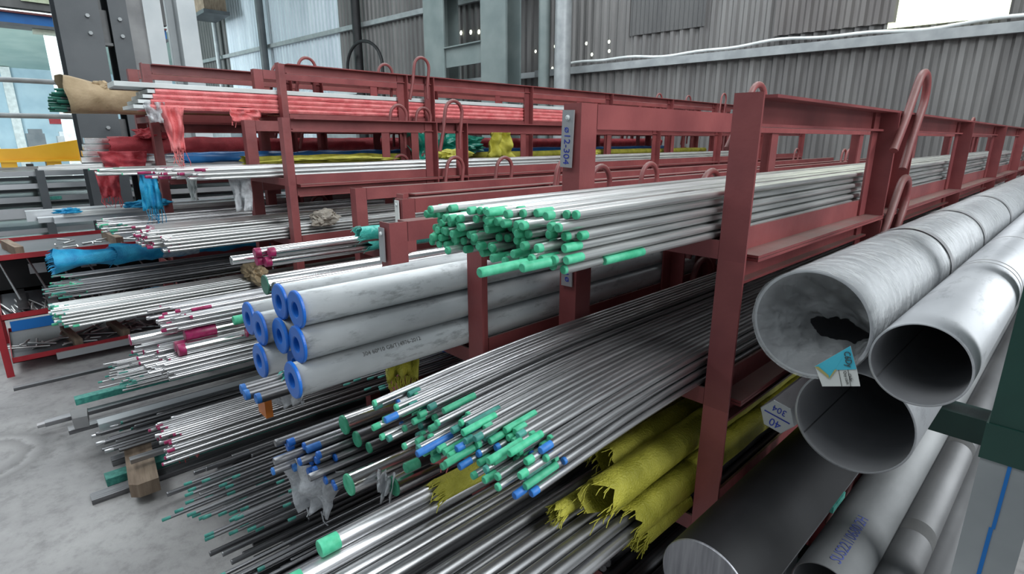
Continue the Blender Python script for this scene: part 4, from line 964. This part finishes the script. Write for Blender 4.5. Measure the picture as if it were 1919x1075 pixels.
o = wb.build('wooden_block', WOOD, None, (-2.44, .235, .036)); o.rotation_euler = (0, 0, R(-6)); tag(o, 'weathered wooden block lying across bars on the floor', 'block')
o = MB().prism([(-.05, -.03), (.05, -.03), (.06, .02), (-.045, .03)], 'z', 0, .05).build('concrete_chunk', CONC, None, (-2.86, .10, .15)); tag(o, 'small grey concrete chunk at left among low bars', 'block')
o = MB().prism([(-.03, 0), (.03, 0), (.03, .075), (-.03, .075)], 'y', 0, .02).build('orange_tag', mat('orange_card', (.55, .15, .02), (.65, .2, .03)), None, (-1.545, .455, .573)); tag(o, 'orange and red card standing behind tubes under blue caps', 'card')
o = MB().box((0, 0, 0), (.02, .008, .12)).box((.022, 0, .03), (.032, .008, .12), 1).build('red_marker', [CARTRED, CARD], None, (-1.196, .671, .46)); tag(o, 'small red and white marker strip above the blue-ended rods', 'marker')

# ================================================================== red offcut trolley
t = thing('trolley', 'red steel trolley with three trays of short offcuts at left', 'trolley', (-4.2, -.10, 0))
TX0 = -.72
for z, nm in ((.07, 'tray'), (.335, 'tray'), (.68, 'tray')):
    MB().box((TX0, 0, z), (0, 1.7, z + .004)).box((-.004, 0, z), (0, 1.7, z + .035)).box((TX0, 0, z), (TX0 + .004, 1.7, z + .035)).box((TX0 + .004, 0, z + .004), (-.004, .004, z + .035)).build(nm, CARTRED, t)
    MB().box((TX0 + .004, .004, z + .004), (-.004, 1.7, z + .010)).build('tray_liner', COLG, t)
for x in (-.004, TX0 - .03):
    for y in (-.005, 1.66):
        MB().box((x, y - .034, 0 if y < 1 else 0), (x + .034, y, .68)).build('leg', CARTRED, t)
MB().box((TX0 - .004, 0, .345), (TX0 + .004, 1.7, .68)).build('back_panel', BLACK, t)
MB().box((.002, .03, .265), (.01, 1.66, .325)).build('blue_rail', BSTEEL, t)
for i in range(11):
    MB().tube([(TX0 + .03, .02 + .14 * i, .66), (-.12, -.0 + .14 * i + .10, .42)], .006, 6).build('slanted_divider', ZINC, t)
    if i % 2: MB().box((TX0 + .006, .04 + .14 * i, .46), (TX0 + .012, .13 + .14 * i, .53)).build('pale_plate', SHEETM, t)
MB().box((.004, .20, .045), (.02, 1.66, .085)).build('steel_rail', SHEETM, t)
for i in range(9): tag(MB().box((-4.9, -.04 + .15 * i, .53), (-4.22, -.015 + .15 * i, .55)).build('divider_bar', BLACK), 'black divider bar lying in the trolley bay above the middle tray', 'bar', 'black bars in the trolley') if False else None
random.seed(21)
offm = {}
for tray, (z, ya, yb, nn, l0, l1) in enumerate(((.690, .30, 1.55, 40, .05, .10), (.345, .02, 1.5, 95, .16, .30), (.08, .03, 1.5, 70, .06, .30))):
    for i in range(nn):
        L = round(random.choice((l0, (l0 + l1) / 2, l1)), 3); d = random.choice((.010, .013))
        me = cached(('off', L, d), lambda: MB().rings([(0, d / 2 - .001), (.001, d / 2), (L, d / 2)], 8).mesh('steel_offcut', STEEL_W))
        yy = ya + (yb - ya) * (i + random.random()) / nn; x = -.03 - random.random() * .3
        ang = R(90 + random.uniform(-18, 18)) if tray == 1 else R(random.uniform(20, 160)); x = -.02 - random.random() * .12 if tray == 1 else x
        lay = random.choice((0, 1, 1, 2)) if tray != 1 else random.choice((0, 1))
        o = link('steel_offcut', me, None, (-4.2 + x, -.10 + yy, z + d / 2 + lay * .012), (0, 0, ang))
        tag(o, 'short steel rod offcut in the %s tray of the red trolley' % ['top', 'middle', 'bottom'][tray], 'offcut', 'offcuts in the %s trolley tray' % ['top', 'middle', 'bottom'][tray])
for i, (x, y, z, a, lab) in enumerate(((-4.45, .12, .685, 8, 'wooden divider block, leftmost in the top trolley tray'), (-4.45, .62, .685, 4, 'wooden divider block, right in the top trolley tray'), (-4.42, .30, .075, 6, 'wooden divider, left in the bottom trolley tray'),
                                   (-4.42, .55, .075, 6, 'wooden divider, middle in the bottom trolley tray'), (-4.42, 1.0, .075, 6, 'wooden divider, right in the bottom trolley tray'))):
    o = MB().box((-.20, -.02, 0), (.20, .02, .06)).build('wooden_divider', WOOD, None, (x, y - .1, z)); o.rotation_euler = (0, 0, R(a)); tag(o, lab, 'block')
for i in range(8):
    o = MB().box((-.3, 0, 0), (.3, .05, .006)).build('steel_strip', SHEETM if i % 2 else STEEL_D, None, (-4.55, .0 + i * .14, .685 if False else .42 + .0)); 
    o.location = (-4.55, -.02 + i * .14, .372); tag(o, 'flat steel strip lying at the back of the middle trolley tray', 'strip', 'steel strips in the trolley')
print('BUNDLES', cnt, 'objects', len(bpy.data.objects))
